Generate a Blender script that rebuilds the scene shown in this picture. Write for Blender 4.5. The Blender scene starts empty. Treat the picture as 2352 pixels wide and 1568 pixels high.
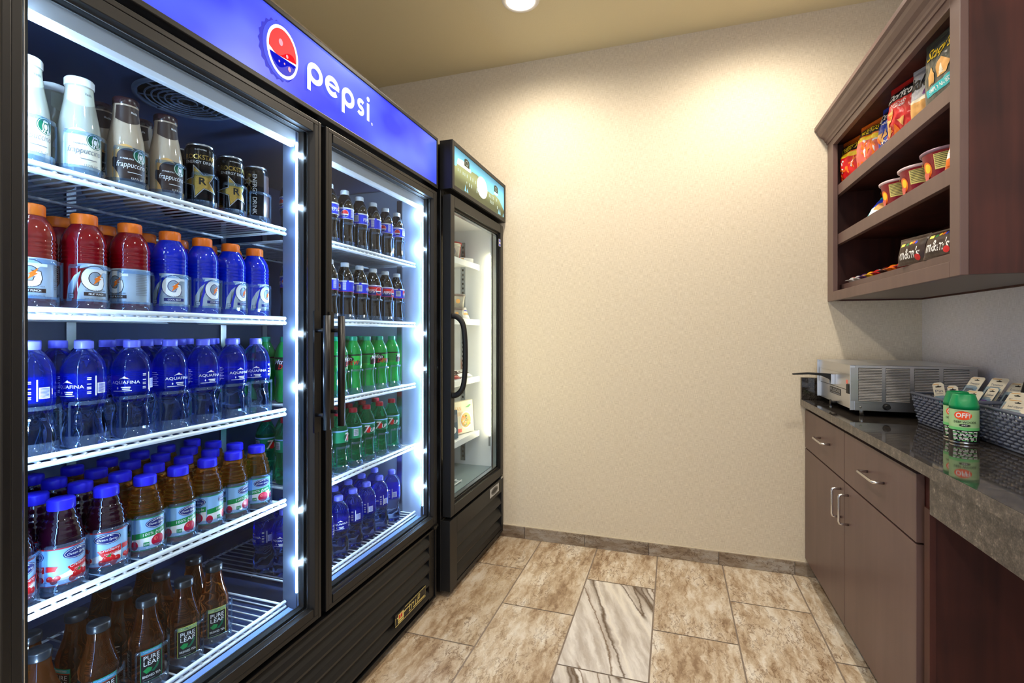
import bpy, bmesh, math, random
from mathutils import Vector, Matrix, noise
from math import sin, cos, pi, radians

random.seed(7)
S = bpy.context.scene
COL = S.collection

# ------------------------------------------------------------------ camera
camd = bpy.data.cameras.new('camera')
camd.sensor_width = 36.0
camd.lens = 1138.0 / 2352.0 * 36.0
camd.shift_y = -20.0 / 2352.0
camd.clip_start = 0.02
cam = bpy.data.objects.new('camera', camd)
cam.location = (0, 0, 1.163)
cam.rotation_euler = (radians(90), 0, radians(18))
COL.objects.link(cam)
S.camera = cam

# ------------------------------------------------------------------ world, exposure
W = bpy.data.worlds.new('world')
S.world = W
W.use_nodes = True
W.node_tree.nodes['Background'].inputs[0].default_value = (0.70, 0.82, 1.0, 1)
W.node_tree.nodes['Background'].inputs[1].default_value = 2.6
S.view_settings.view_transform = 'Standard'
S.view_settings.look = 'None'
S.view_settings.gamma = 1.0
S.view_settings.use_curve_mapping = False
S.view_settings.exposure = 0.17
S.cycles.transparent_max_bounces = 20
S.cycles.max_bounces = 10
S.cycles.transmission_bounces = 8
S.cycles.use_denoising = True
S.cycles.sample_clamp_indirect = 6.0

CAN_LIGHTS = [(-0.67, 2.19), (0.36, 2.19), (-0.67, 0.75), (0.36, 0.75), (-0.67, -0.9), (0.36, -0.9)]
CAN_ENERGY = [6.4, 7.0, 6.4, 6.4, 4.5, 4.5]
CAN_COLOR = (1.0, 0.89, 0.74)
LED_COLD = (0.29, 0.56, 1.0)
LED_WARM = (1.0, 0.78, 0.42)
LED_COLD_STRENGTH = 42.0
LED_WARM_STRENGTH = 62.0

# ------------------------------------------------------------------ materials
def lin(r, g, b):
    f = lambda v: (v / 255.0) / 12.92 if v / 255.0 <= 0.04045 else ((v / 255.0 + 0.055) / 1.055) ** 2.4
    return (f(r), f(g), f(b), 1.0)

def newmat(name):
    m = bpy.data.materials.new(name)
    m.use_nodes = True
    nt = m.node_tree
    return m, nt, nt.nodes['Principled BSDF'], nt.nodes['Material Output']

def pm(name, col, rough=0.5, metal=0.0, spec=0.5, coat=0.0, trans=0.0, ior=1.45, emis=None, estr=0.0, bump=None, vary=None):
    m, nt, b, out = newmat(name)
    c = lin(*col)
    b.inputs['Base Color'].default_value = c
    b.inputs['Roughness'].default_value = rough
    b.inputs['Metallic'].default_value = metal
    b.inputs['Specular IOR Level'].default_value = spec
    b.inputs['Coat Weight'].default_value = coat
    b.inputs['Coat Roughness'].default_value = 0.06
    b.inputs['Transmission Weight'].default_value = trans
    b.inputs['IOR'].default_value = ior
    if emis:
        b.inputs['Emission Color'].default_value = (*emis, 1)
        b.inputs['Emission Strength'].default_value = estr
    if bump or vary:
        tc = nt.nodes.new('ShaderNodeTexCoord')
        nz = nt.nodes.new('ShaderNodeTexNoise')
        sc = (bump or vary)[0]
        nz.inputs['Scale'].default_value = sc
        nz.inputs['Detail'].default_value = 3
        nt.links.new(tc.outputs['Object'], nz.inputs['Vector'])
        if bump:
            bp = nt.nodes.new('ShaderNodeBump')
            bp.inputs['Strength'].default_value = bump[1]
            bp.inputs['Distance'].default_value = 0.002
            nt.links.new(nz.outputs['Fac'], bp.inputs['Height'])
            nt.links.new(bp.outputs['Normal'], b.inputs['Normal'])
        if vary:
            mx = nt.nodes.new('ShaderNodeMixRGB')
            mx.inputs[1].default_value = c
            mx.inputs[2].default_value = lin(*vary[1])
            nt.links.new(nz.outputs['Fac'], mx.inputs[0])
            nt.links.new(mx.outputs[0], b.inputs['Base Color'])
    return m

def liquid(name, col, transl=0.5, gloss=0.05):
    """opaque-ish drink seen through a shiny clear bottle"""
    m, nt, b, out = newmat(name)
    b.inputs['Base Color'].default_value = lin(*col)
    b.inputs['Roughness'].default_value = gloss
    b.inputs['Specular IOR Level'].default_value = 0.6
    tr = nt.nodes.new('ShaderNodeBsdfTranslucent')
    tr.inputs[0].default_value = lin(*col)
    mx = nt.nodes.new('ShaderNodeMixShader')
    mx.inputs[0].default_value = transl
    nt.links.new(b.outputs[0], mx.inputs[1])
    nt.links.new(tr.outputs[0], mx.inputs[2])
    gl = nt.nodes.new('ShaderNodeBsdfGlossy')
    gl.inputs['Roughness'].default_value = gloss
    fr = nt.nodes.new('ShaderNodeFresnel')
    fr.inputs[0].default_value = 1.5
    m2 = nt.nodes.new('ShaderNodeMixShader')
    nt.links.new(fr.outputs[0], m2.inputs[0])
    nt.links.new(mx.outputs[0], m2.inputs[1])
    nt.links.new(gl.outputs[0], m2.inputs[2])
    nt.links.new(m2.outputs[0], out.inputs[0])
    return m

def clear(name, tint=(240, 248, 255), ior=1.45, rough=0.0, body=None, bodyfac=0.0, scale=1.0):
    """thin clear sheet: see-through with a fresnel reflection, optionally a little body colour"""
    m, nt, b, out = newmat(name)
    nt.nodes.remove(b)
    t = nt.nodes.new('ShaderNodeBsdfTransparent')
    t.inputs[0].default_value = lin(*tint)
    g = nt.nodes.new('ShaderNodeBsdfGlossy')
    g.inputs['Roughness'].default_value = rough
    fr = nt.nodes.new('ShaderNodeFresnel')
    gm = nt.nodes.new('ShaderNodeNewGeometry')      # a thin sheet reflects the same from both sides
    im = nt.nodes.new('ShaderNodeMapRange')
    im.inputs['To Min'].default_value = ior
    im.inputs['To Max'].default_value = 1.0 / ior
    nt.links.new(gm.outputs['Backfacing'], im.inputs['Value'])
    nt.links.new(im.outputs[0], fr.inputs[0])
    mx = nt.nodes.new('ShaderNodeMixShader')
    base = t
    if body:
        d = nt.nodes.new('ShaderNodeBsdfDiffuse')
        d.inputs[0].default_value = lin(*body)
        tl = nt.nodes.new('ShaderNodeBsdfTranslucent')
        tl.inputs[0].default_value = lin(*body)
        ad = nt.nodes.new('ShaderNodeMixShader')
        ad.inputs[0].default_value = 0.5
        nt.links.new(d.outputs[0], ad.inputs[1])
        nt.links.new(tl.outputs[0], ad.inputs[2])
        bm_ = nt.nodes.new('ShaderNodeMixShader')
        bm_.inputs[0].default_value = bodyfac
        nt.links.new(t.outputs[0], bm_.inputs[1])
        nt.links.new(ad.outputs[0], bm_.inputs[2])
        base = bm_
    mul = nt.nodes.new('ShaderNodeMath')
    mul.operation = 'MULTIPLY'
    mul.inputs[1].default_value = scale
    nt.links.new(fr.outputs[0], mul.inputs[0])
    nt.links.new(mul.outputs[0], mx.inputs[0])
    nt.links.new(base.outputs[0], mx.inputs[1])
    nt.links.new(g.outputs[0], mx.inputs[2])
    nt.links.new(mx.outputs[0], out.inputs[0])
    return m

def glow(name, col, ior=1.33, body=0.3, rough=0.02):
    """clear drink with a little cloudiness: refracts, and scatters some light of its own colour"""
    m = pm(name, col, rough, trans=1.0, ior=ior)
    nt = m.node_tree
    b = nt.nodes['Principled BSDF']; out = nt.nodes['Material Output']
    d = nt.nodes.new('ShaderNodeBsdfDiffuse'); d.inputs[0].default_value = lin(*col)
    t = nt.nodes.new('ShaderNodeBsdfTranslucent'); t.inputs[0].default_value = lin(*col)
    m1 = nt.nodes.new('ShaderNodeMixShader'); m1.inputs[0].default_value = 0.6
    nt.links.new(d.outputs[0], m1.inputs[1]); nt.links.new(t.outputs[0], m1.inputs[2])
    m2 = nt.nodes.new('ShaderNodeMixShader'); m2.inputs[0].default_value = body
    nt.links.new(b.outputs[0], m2.inputs[1]); nt.links.new(m1.outputs[0], m2.inputs[2])
    nt.links.new(m2.outputs[0], out.inputs[0])
    return m

def emit(name, col, strength):
    m, nt, b, out = newmat(name)
    nt.nodes.remove(b)
    e = nt.nodes.new('ShaderNodeEmission')
    e.inputs[0].default_value = (*col[:3], 1)
    e.inputs[1].default_value = strength
    nt.links.new(e.outputs[0], out.inputs[0])
    return m

def N(nt, typ, **kw):
    n = nt.nodes.new(typ)
    for k, v in kw.items():
        if k in n.inputs.keys():
            n.inputs[k].default_value = v
        else:
            setattr(n, k, v)
    return n

def ramp(nt, stops):
    r = nt.nodes.new('ShaderNodeValToRGB')
    el = r.color_ramp.elements
    while len(el) < len(stops):
        el.new(0.5)
    for e, (p, c) in zip(el, stops):
        e.position = p
        e.color = c if len(c) == 4 else (*c, 1)
    return r

def wallpaper(name, c1, c2):
    m, nt, b, out = newmat(name)
    L = nt.links.new
    tc = N(nt, 'ShaderNodeTexCoord')
    sp = N(nt, 'ShaderNodeSeparateXYZ')
    L(tc.outputs['Object'], sp.inputs[0])
    ad = N(nt, 'ShaderNodeMath', operation='ADD')
    L(sp.outputs[0], ad.inputs[0]); L(sp.outputs[1], ad.inputs[1])
    cb = N(nt, 'ShaderNodeCombineXYZ')
    L(ad.outputs[0], cb.inputs[0]); L(sp.outputs[2], cb.inputs[1])
    ns = []
    for sx, sy in ((40, 900), (900, 40)):
        mp = N(nt, 'ShaderNodeMapping')
        mp.inputs['Scale'].default_value = (sx, sy, 1)
        L(cb.outputs[0], mp.inputs[0])
        n = N(nt, 'ShaderNodeTexNoise', Scale=1.0, Detail=2.0)
        L(mp.outputs[0], n.inputs['Vector'])
        ns.append(n)
    av = N(nt, 'ShaderNodeMath', operation='ADD')
    L(ns[0].outputs['Fac'], av.inputs[0]); L(ns[1].outputs['Fac'], av.inputs[1])
    hf = N(nt, 'ShaderNodeMath', operation='MULTIPLY'); hf.inputs[1].default_value = 0.5
    L(av.outputs[0], hf.inputs[0])
    r = ramp(nt, [(0.38, lin(*c1)), (0.60, lin(*c2))])
    L(hf.outputs[0], r.inputs[0])
    L(r.outputs[0], b.inputs['Base Color'])
    bp = N(nt, 'ShaderNodeBump', Strength=0.35, Distance=0.001)
    L(hf.outputs[0], bp.inputs['Height'])
    L(bp.outputs[0], b.inputs['Normal'])
    b.inputs['Roughness'].default_value = 0.75
    b.inputs['Specular IOR Level'].default_value = 0.2
    return m

def wood(name, c1, c2, scale=(60, 60, 3), rough=0.35, coat=0.2):
    m, nt, b, out = newmat(name)
    L = nt.links.new
    tc = N(nt, 'ShaderNodeTexCoord')
    mp = N(nt, 'ShaderNodeMapping')
    mp.inputs['Scale'].default_value = scale
    L(tc.outputs['Object'], mp.inputs[0])
    n = N(nt, 'ShaderNodeTexNoise', Scale=1.0, Detail=5.0, Distortion=0.6)
    L(mp.outputs[0], n.inputs['Vector'])
    n2 = N(nt, 'ShaderNodeTexNoise', Scale=5.0, Detail=2.0)
    L(tc.outputs['Object'], n2.inputs['Vector'])
    av = N(nt, 'ShaderNodeMath', operation='ADD')
    L(n.outputs['Fac'], av.inputs[0]); L(n2.outputs['Fac'], av.inputs[1])
    hf = N(nt, 'ShaderNodeMath', operation='MULTIPLY'); hf.inputs[1].default_value = 0.5
    L(av.outputs[0], hf.inputs[0])
    r = ramp(nt, [(0.35, lin(*c1)), (0.65, lin(*c2))])
    L(hf.outputs[0], r.inputs[0])
    L(r.outputs[0], b.inputs['Base Color'])
    b.inputs['Roughness'].default_value = rough
    b.inputs['Coat Weight'].default_value = coat
    b.inputs['Coat Roughness'].default_value = 0.2
    b.inputs['Specular IOR Level'].default_value = 0.35
    return m

def granite(name, k=1.0, rough=0.05):
    m, nt, b, out = newmat(name)
    L = nt.links.new
    tc = N(nt, 'ShaderNodeTexCoord')
    n1 = N(nt, 'ShaderNodeTexNoise', Scale=260.0, Detail=4.0)
    n2 = N(nt, 'ShaderNodeTexNoise', Scale=50.0, Detail=5.0)
    L(tc.outputs['Object'], n1.inputs['Vector']); L(tc.outputs['Object'], n2.inputs['Vector'])
    av = N(nt, 'ShaderNodeMath', operation='ADD')
    L(n1.outputs['Fac'], av.inputs[0]); L(n2.outputs['Fac'], av.inputs[1])
    hf = N(nt, 'ShaderNodeMath', operation='MULTIPLY'); hf.inputs[1].default_value = 0.5
    L(av.outputs[0], hf.inputs[0])
    g = lambda a, b_, c_: lin(min(255, a * k), min(255, b_ * k), min(255, c_ * k))
    r = ramp(nt, [(0.40, g(30, 27, 26)), (0.52, g(48, 44, 41)), (0.60, g(62, 57, 52)), (0.70, g(96, 90, 82))])
    L(hf.outputs[0], r.inputs[0])
    L(r.outputs[0], b.inputs['Base Color'])
    b.inputs['Roughness'].default_value = rough
    b.inputs['Specular IOR Level'].default_value = 0.55
    return m

def steel(name, col=(190, 192, 196), rough=0.28, sc=(4, 4, 500)):
    m, nt, b, out = newmat(name)
    L = nt.links.new
    tc = N(nt, 'ShaderNodeTexCoord')
    mp = N(nt, 'ShaderNodeMapping')
    mp.inputs['Scale'].default_value = sc
    L(tc.outputs['Object'], mp.inputs[0])
    n = N(nt, 'ShaderNodeTexNoise', Scale=1.0, Detail=3.0)
    L(mp.outputs[0], n.inputs['Vector'])
    r = ramp(nt, [(0.3, (rough * 0.9,) * 3), (0.7, (rough * 1.12,) * 3)])
    L(n.outputs['Fac'], r.inputs[0])
    L(r.outputs[0], b.inputs['Roughness'])
    b.inputs['Base Color'].default_value = lin(*col)
    b.inputs['Metallic'].default_value = 1.0
    return m

def floor_tile(name, shade=(0.64, 0.58, 0.51, 1)):
    """travertine-look porcelain: every tile shifts the pattern by its own attribute"""
    m, nt, b, out = newmat(name)
    L = nt.links.new
    at = N(nt, 'ShaderNodeAttribute', attribute_name='tuv')
    tn = N(nt, 'ShaderNodeAttribute', attribute_name='tone')
    gy = N(nt, 'ShaderNodeAttribute', attribute_name='grey')
    def warp(scale, amp, src):
        wn = N(nt, 'ShaderNodeTexNoise', Scale=scale, Detail=5.0, Roughness=0.65)
        L(at.outputs['Vector'], wn.inputs['Vector'])
        ce = N(nt, 'ShaderNodeVectorMath', operation='SUBTRACT'); ce.inputs[1].default_value = (0.5, 0.5, 0.5)
        L(wn.outputs['Color'], ce.inputs[0])
        wv = N(nt, 'ShaderNodeVectorMath', operation='MULTIPLY_ADD'); wv.inputs[1].default_value = (amp, amp, 0)
        L(ce.outputs[0], wv.inputs[0]); L(src, wv.inputs[2])
        return wv.outputs[0]
    w1 = warp(26.0, 0.04, at.outputs['Vector'])
    def nz(scl, src, detail=8.0, rough=0.62, rot=0.0):
        rt = N(nt, 'ShaderNodeMapping'); rt.inputs['Rotation'].default_value = (0, 0, rot)
        L(src, rt.inputs[0])
        mp = N(nt, 'ShaderNodeMapping'); mp.inputs['Scale'].default_value = (*scl, 1)
        L(rt.outputs[0], mp.inputs[0])
        n = N(nt, 'ShaderNodeTexNoise', Scale=1.0, Detail=detail, Roughness=rough)
        L(mp.outputs[0], n.inputs['Vector'])
        return n.outputs['Fac']
    broad = nz((9, 3.2), w1, 6.0, 0.6)
    fine = nz((40, 9), w1, 9.0, 0.72)
    av = N(nt, 'ShaderNodeMath', operation='MULTIPLY_ADD'); av.inputs[1].default_value = 0.58
    L(fine, av.inputs[0])
    sc = N(nt, 'ShaderNodeMath', operation='MULTIPLY'); sc.inputs[1].default_value = 0.42
    L(broad, sc.inputs[0]); L(sc.outputs[0], av.inputs[2])
    r1 = ramp(nt, [(0.37, lin(150, 124, 98)), (0.43, lin(186, 163, 136)), (0.49, lin(212, 195, 172)), (0.54, lin(230, 219, 202)), (0.62, lin(246, 242, 234))])
    L(av.outputs[0], r1.inputs[0])
    # thin wandering veins
    def vein(fac, lvl, width):
        sb = N(nt, 'ShaderNodeMath', operation='SUBTRACT'); sb.inputs[1].default_value = lvl
        L(fac, sb.inputs[0])
        ab = N(nt, 'ShaderNodeMath', operation='ABSOLUTE'); L(sb.outputs[0], ab.inputs[0])
        r = ramp(nt, [(0.0, (1, 1, 1)), (width, (0, 0, 0))])
        L(ab.outputs[0], r.inputs[0])
        return r.outputs[0]
    v1 = vein(nz((30, 9), w1, 6.0, 0.65), 0.5, 0.022)
    msk = nz((7, 4), at.outputs['Vector'], 3.0, 0.5)
    rm = ramp(nt, [(0.38, (0, 0, 0)), (0.56, (0.95, 0.95, 0.95))]); L(msk, rm.inputs[0])
    fm = N(nt, 'ShaderNodeMath', operation='MULTIPLY'); L(v1, fm.inputs[0]); L(rm.outputs[0], fm.inputs[1])
    mx = N(nt, 'ShaderNodeMixRGB'); mx.inputs[2].default_value = lin(122, 92, 64)
    L(fm.outputs[0], mx.inputs[0]); L(r1.outputs[0], mx.inputs[1])
    tm = N(nt, 'ShaderNodeMixRGB', blend_type='MULTIPLY'); tm.inputs[2].default_value = shade
    L(tn.outputs['Fac'], tm.inputs[0]); L(mx.outputs[0], tm.inputs[1])
    # grey tile with strong slanting veins
    w2 = warp(16.0, 0.03, at.outputs['Vector'])
    gfac = nz((8.0, 0.6), w2, 2.0, 0.5, radians(-20))
    gbase = nz((30, 4), w2, 6.0, 0.6, radians(-20))
    rg = ramp(nt, [(0.35, lin(182, 172, 162)), (0.5, lin(206, 199, 192)), (0.62, lin(226, 221, 215))]); L(gbase, rg.inputs[0])
    g1 = N(nt, 'ShaderNodeMixRGB'); g1.inputs[2].default_value = lin(92, 72, 52)
    L(vein(gfac, 0.5, 0.02), g1.inputs[0]); L(rg.outputs[0], g1.inputs[1])
    g3 = N(nt, 'ShaderNodeMixRGB'); g3.inputs[2].default_value = lin(116, 92, 68)
    L(vein(gfac, 0.43, 0.012), g3.inputs[0]); L(g1.outputs[0], g3.inputs[1])
    g2 = N(nt, 'ShaderNodeMixRGB'); g2.inputs[2].default_value = lin(232, 226, 216)
    L(vein(gfac, 0.56, 0.03), g2.inputs[0]); L(g3.outputs[0], g2.inputs[1])
    fin = N(nt, 'ShaderNodeMixRGB')
    L(gy.outputs['Fac'], fin.inputs[0]); L(tm.outputs[0], fin.inputs[1]); L(g2.outputs[0], fin.inputs[2])
    L(fin.outputs[0], b.inputs['Base Color'])
    b.inputs['Roughness'].default_value = 0.42
    bp = N(nt, 'ShaderNodeBump', Strength=0.3, Distance=0.002)
    L(av.outputs[0], bp.inputs['Height'])
    L(bp.outputs[0], b.inputs['Normal'])
    return m

M = {}
M['wall'] = wallpaper('woven wallpaper', (200, 187, 164), (229, 218, 197))
M['wallcool'] = wallpaper('grey woven wallpaper', (206, 202, 206), (234, 231, 236))  # cool glow falling on the right wall is put into its wallpaper colour
M['ceiling'] = pm('textured ceiling paint', (222, 210, 172), 0.9, bump=(140, 0.5))
M['tile'] = floor_tile('stone look floor tile')
M['grout'] = pm('grout', (138, 124, 112), 0.9, bump=(300, 0.3))
M['caulk'] = pm('pale caulk', (200, 188, 168), 0.8)
M['black'] = pm('black painted metal', (12, 12, 14), 0.38, spec=0.5, bump=(900, 0.04))
M['blackgloss'] = pm('black gloss metal', (16, 17, 19), 0.22)
M['bronze'] = pm('dark anodised frame', (25, 25, 26), 0.42, spec=0.4)
M['darkgap'] = pm('dark gap', (6, 6, 7), 0.8)
M['liner'] = pm('cooler liner with depth shade in colour', (48, 62, 98), 0.4)  # shade of the deep interior is put into the liner colour
M['linerside'] = pm('pale cooler side liner', (176, 190, 212), 0.4)
M['linerwhite'] = pm('white liner enamel', (225, 230, 236), 0.4)
M['alu'] = pm('brushed aluminium', (190, 195, 200), 0.25, metal=1.0)
M['post'] = pm('grey mullion post', (92, 104, 128), 0.35, metal=0.2)
M['wire'] = pm('white epoxy wire', (232, 236, 240), 0.35)
M['glass'] = clear('door glass', (240, 247, 253), 1.45, scale=0.28)      # anti-reflective
M['lane'] = clear('clear lane plastic', (222, 236, 250), 1.5, 0.02, body=(190, 215, 245), bodyfac=0.06)
M['rubber'] = pm('black rubber', (14, 14, 15), 0.6)
M['led'] = emit('cold led strip', LED_COLD, LED_COLD_STRENGTH)
M['leddot'] = emit('cold led chip', (0.66, 0.84, 1.0), LED_COLD_STRENGTH * 18)
M['ledwarm'] = emit('warm led strip', LED_WARM, LED_WARM_STRENGTH)
M['gold'] = pm('gold print', (236, 220, 132), 0.35)
M['white'] = pm('white print', (240, 240, 240), 0.4)
M['silver'] = pm('silver print', (196, 200, 206), 0.3, metal=0.5)
M['red'] = pm('red print', (214, 24, 30), 0.4)
M['orange'] = pm('orange print', (244, 120, 24), 0.4)
M['yellow'] = pm('yellow print', (250, 214, 40), 0.4)
M['lemon'] = pm('lemon print', (222, 226, 96), 0.4)
M['blackp'] = pm('black print', (18, 18, 20), 0.4)
M['greyp'] = pm('grey print', (120, 124, 132), 0.4)
M['navy'] = pm('navy print', (24, 34, 110), 0.4)
M['bluep'] = pm('blue print', (30, 60, 210), 0.35)
M['greenp'] = pm('green print', (14, 140, 70), 0.4)
M['darkgreen'] = pm('dark green print', (0, 100, 70), 0.4)
M['palegreen'] = pm('pale green print', (170, 206, 150), 0.4)
M['brownp'] = pm('dark brown print', (52, 34, 28), 0.4)
M['cream'] = pm('cream print', (232, 224, 200), 0.4)
M['tan'] = pm('tan print', (222, 168, 96), 0.4)
M['teal'] = pm('teal print', (40, 180, 190), 0.4)
M['pink'] = pm('pale red print', (238, 110, 96), 0.4)
M['purple'] = pm('purple print', (110, 40, 120), 0.4)
M['granite'] = granite('dark polished granite')
M['granitelit'] = granite('granite edge with light in colour', 1.75, 0.3)  # paler copy of the granite: light on edge and apron is coloured in
M['lam'] = wood('taupe laminate', (94, 72, 68), (106, 83, 78), (20, 20, 1.5), 0.42, 0.1)
M['cherry'] = wood('dark cherry veneer', (48, 22, 19), (84, 43, 35), (22, 22, 1.6), 0.5, 0.0)
M['under'] = pm('cabinet underside', (122, 112, 106), 0.55)
M['steel'] = steel('brushed stainless steel', (212, 214, 218), 0.34)
M['louverlit'] = pm('louver steel with caught light in colour', (214, 212, 210), 0.32, metal=0.7)  # light caught by the oven louvers is put into a paler steel
M['steeldark'] = steel('stainless louver steel', (190, 188, 187), 0.3)
M['nickel'] = pm('satin nickel', (214, 212, 210), 0.22, metal=1.0)
M['wicker'] = pm('grey plastic weave', (98, 104, 122), 0.5)
M['trimwhite'] = pm('white light trim', (238, 234, 226), 0.5)
M['bulb'] = emit('lamp lens', (1.0, 0.93, 0.8), 14.0)

# ------------------------------------------------------------------ object plumbing
def tag(o, label=None, cat=None, group=None, kind=None):
    if label: o['label'] = label
    if cat: o['category'] = cat
    if group: o['group'] = group
    if kind: o['kind'] = kind
    return o

def thing(name, label, cat, loc=(0, 0, 0), rotz=0.0, group=None):
    o = bpy.data.objects.new(name, None)
    o.empty_display_size = 0.05
    o.location = loc
    o.rotation_euler = (0, 0, rotz)
    COL.objects.link(o)
    return tag(o, label, cat, group)

def rootloc(o):
    while o.parent:
        o = o.parent
    return Vector(o.location)

class MB:
    def __init__(self):
        self.v = []; self.f = []; self.fm = []; self.fs = []; self.mats = []
    def mi(self, mat):
        if mat not in self.mats:
            self.mats.append(mat)
        return self.mats.index(mat)
    def add(self, verts, faces, mat, smooth=False):
        n = len(self.v)
        self.v.extend([tuple(p) for p in verts])
        k = self.mi(mat)
        for f in faces:
            self.f.append([i + n for i in f]); self.fm.append(k); self.fs.append(smooth)
        return self
    def box(self, x0, x1, y0, y1, z0, z1, mat):
        v = [(x, y, z) for z in (z0, z1) for y in (y0, y1) for x in (x0, x1)]
        f = [(0, 2, 3, 1), (4, 5, 7, 6), (0, 1, 5, 4), (2, 6, 7, 3), (0, 4, 6, 2), (1, 3, 7, 5)]
        return self.add(v, f, mat)
    def lathe(self, prof, n, mat, cx=0, cy=0, smooth=True, a0=0.0, a1=2 * pi, wob=None):
        """prof: list of (r, z) or (r, z, material from here up)"""
        full = abs(a1 - a0 - 2 * pi) < 1e-6
        cols = n if full else n + 1
        base = len(self.v)
        cur = mat
        for k, p in enumerate(prof):
            r, z = p[0], p[1]
            for i in range(cols):
                a = a0 + (a1 - a0) * i / n
                rr = r * (wob(a, z) if wob else 1.0)
                self.v.append((cx + rr * cos(a), cy + rr * sin(a), z))
        for k in range(len(prof) - 1):
            if len(prof[k]) > 2:
                cur = prof[k][2]
            mi = self.mi(cur)
            for i in range(n):
                j = (i + 1) % cols
                a, b_, c, d = base + k * cols + i, base + k * cols + j, base + (k + 1) * cols + j, base + (k + 1) * cols + i
                if prof[k][0] < 1e-6:
                    q = [a, c, d]
                elif prof[k + 1][0] < 1e-6:
                    q = [a, b_, d]
                else:
                    q = [a, b_, c, d]
                self.f.append(q); self.fm.append(mi); self.fs.append(smooth)
        return self
    def tube(self, pts, r, n, mat, closed=False, smooth=True, flat=None):
        pts = [Vector(p) for p in pts]
        m = len(pts)
        base = len(self.v)
        up = None
        for i, p in enumerate(pts):
            if closed:
                t = (pts[(i + 1) % m] - pts[i - 1]).normalized()
            else:
                t = (pts[min(i + 1, m - 1)] - pts[max(i - 1, 0)]).normalized()
            if up is None:
                up = Vector((0, 0, 1)) if abs(t.z) < 0.9 else Vector((1, 0, 0))
            sd = t.cross(up)
            if sd.length < 1e-6:
                sd = t.orthogonal()
            sd.normalize()
            up = sd.cross(t).normalized()
            rr = r[i] if isinstance(r, (list, tuple)) else r
            for k in range(n):
                a = 2 * pi * k / n + pi / n
                fl = flat or 1.0
                self.v.append(tuple(p + sd * (rr * cos(a)) + up * (rr * fl * sin(a))))
        mi = self.mi(mat)
        segs = m if closed else m - 1
        for i in range(segs):
            i2 = (i + 1) % m
            for k in range(n):
                k2 = (k + 1) % n
                self.f.append([base + i * n + k, base + i * n + k2, base + i2 * n + k2, base + i2 * n + k])
                self.fm.append(mi); self.fs.append(smooth)
        if not closed:
            self.f.append([base + k for k in range(n)][::-1]); self.fm.append(mi); self.fs.append(False)
            self.f.append([base + (m - 1) * n + k for k in range(n)]); self.fm.append(mi); self.fs.append(False)
        return self
    def prism(self, poly, axis, a, b, mat, smooth=False):
        """extrude a 2D polygon along axis 'x'|'y'|'z' from a to b; poly in the other two axes in order"""
        n = len(poly)
        def P(u, w, t):
            return {'x': (t, u, w), 'y': (u, t, w), 'z': (u, w, t)}[axis]
        v = [P(u, w, a) for u, w in poly] + [P(u, w, b) for u, w in poly]
        self.add(v, [tuple(range(n))[::-1], tuple(range(n, 2 * n))], mat)
        self.add(v, [(i, (i + 1) % n, n + (i + 1) % n, n + i) for i in range(n)], mat, smooth)
        return self
    def frame(self, x0, x1, y0, y1, z0, z1, wy, wz, mat, wz2=None):
        """rectangular ring in the YZ plane"""
        wz2 = wz if wz2 is None else wz2
        self.box(x0, x1, y0, y0 + wy, z0, z1, mat)
        self.box(x0, x1, y1 - wy, y1, z0, z1, mat)
        self.box(x0, x1, y0 + wy, y1 - wy, z1 - wz, z1, mat)
        self.box(x0, x1, y0 + wy, y1 - wy, z0, z0 + wz2, mat)
        return self
    def build(self, name, parent=None, bevel=0.0, loc=None):
        me = bpy.data.meshes.new(name)
        org = rootloc(parent) if parent else Vector(loc or (0, 0, 0))
        me.from_pydata([(p[0] - org.x, p[1] - org.y, p[2] - org.z) for p in self.v], [], self.f)
        for m in self.mats:
            me.materials.append(m)
        me.polygons.foreach_set('material_index', self.fm)
        me.polygons.foreach_set('use_smooth', self.fs)
        bm = bmesh.new(); bm.from_mesh(me)
        bmesh.ops.recalc_face_normals(bm, faces=bm.faces)
        bm.to_mesh(me); bm.free()
        me.update()
        o = bpy.data.objects.new(name, me)
        if parent:
            o.parent = parent
        else:
            o.location = org
        COL.objects.link(o)
        if bevel:
            md = o.modifiers.new('bevel', 'BEVEL')
            md.width = bevel; md.segments = 2; md.limit_method = 'ANGLE'; md.angle_limit = radians(40)
        return o

def copy_tree(o, parent=None):
    c = o.copy()
    if parent: c.parent = parent
    COL.objects.link(c)
    for ch in list(o.children):
        copy_tree(ch, c)
    return c

# ------------------------------------------------------------------ flat artwork
_tc = {}
def text2d(s, bold=0.0, shear=0.0):
    key = (s, bold, shear)
    if key not in _tc:
        cu = bpy.data.curves.new('t', 'FONT')
        cu.body = s; cu.size = 1.0; cu.offset = bold; cu.shear = shear; cu.resolution_u = 2
        ob = bpy.data.objects.new('t', cu)
        me = ob.to_mesh()
        vs = [(v.co.x, v.co.y) for v in me.vertices]
        fs = [tuple(p.vertices) for p in me.polygons]
        ob.to_mesh_clear()
        bpy.data.objects.remove(ob); bpy.data.curves.remove(cu)
        x0 = min(v[0] for v in vs); x1 = max(v[0] for v in vs)
        y0 = min(v[1] for v in vs); y1 = max(v[1] for v in vs)
        _tc[key] = ([((x - x0) / (x1 - x0), (y - y0) / (y1 - y0)) for x, y in vs], fs)
    return _tc[key]

def fit(s, x0, x1, y0, y1, bold=0.012, shear=0.0, rot=0.0):
    vs, fs = text2d(s, bold, shear)
    pts = [(x0 + (x1 - x0) * x, y0 + (y1 - y0) * y) for x, y in vs]
    if rot:
        cx, cy = (x0 + x1) / 2, (y0 + y1) / 2
        pts = [(cx + (x - cx) * cos(rot) - (y - cy) * sin(rot), cy + (x - cx) * sin(rot) + (y - cy) * cos(rot)) for x, y in pts]
    return pts, fs

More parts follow.
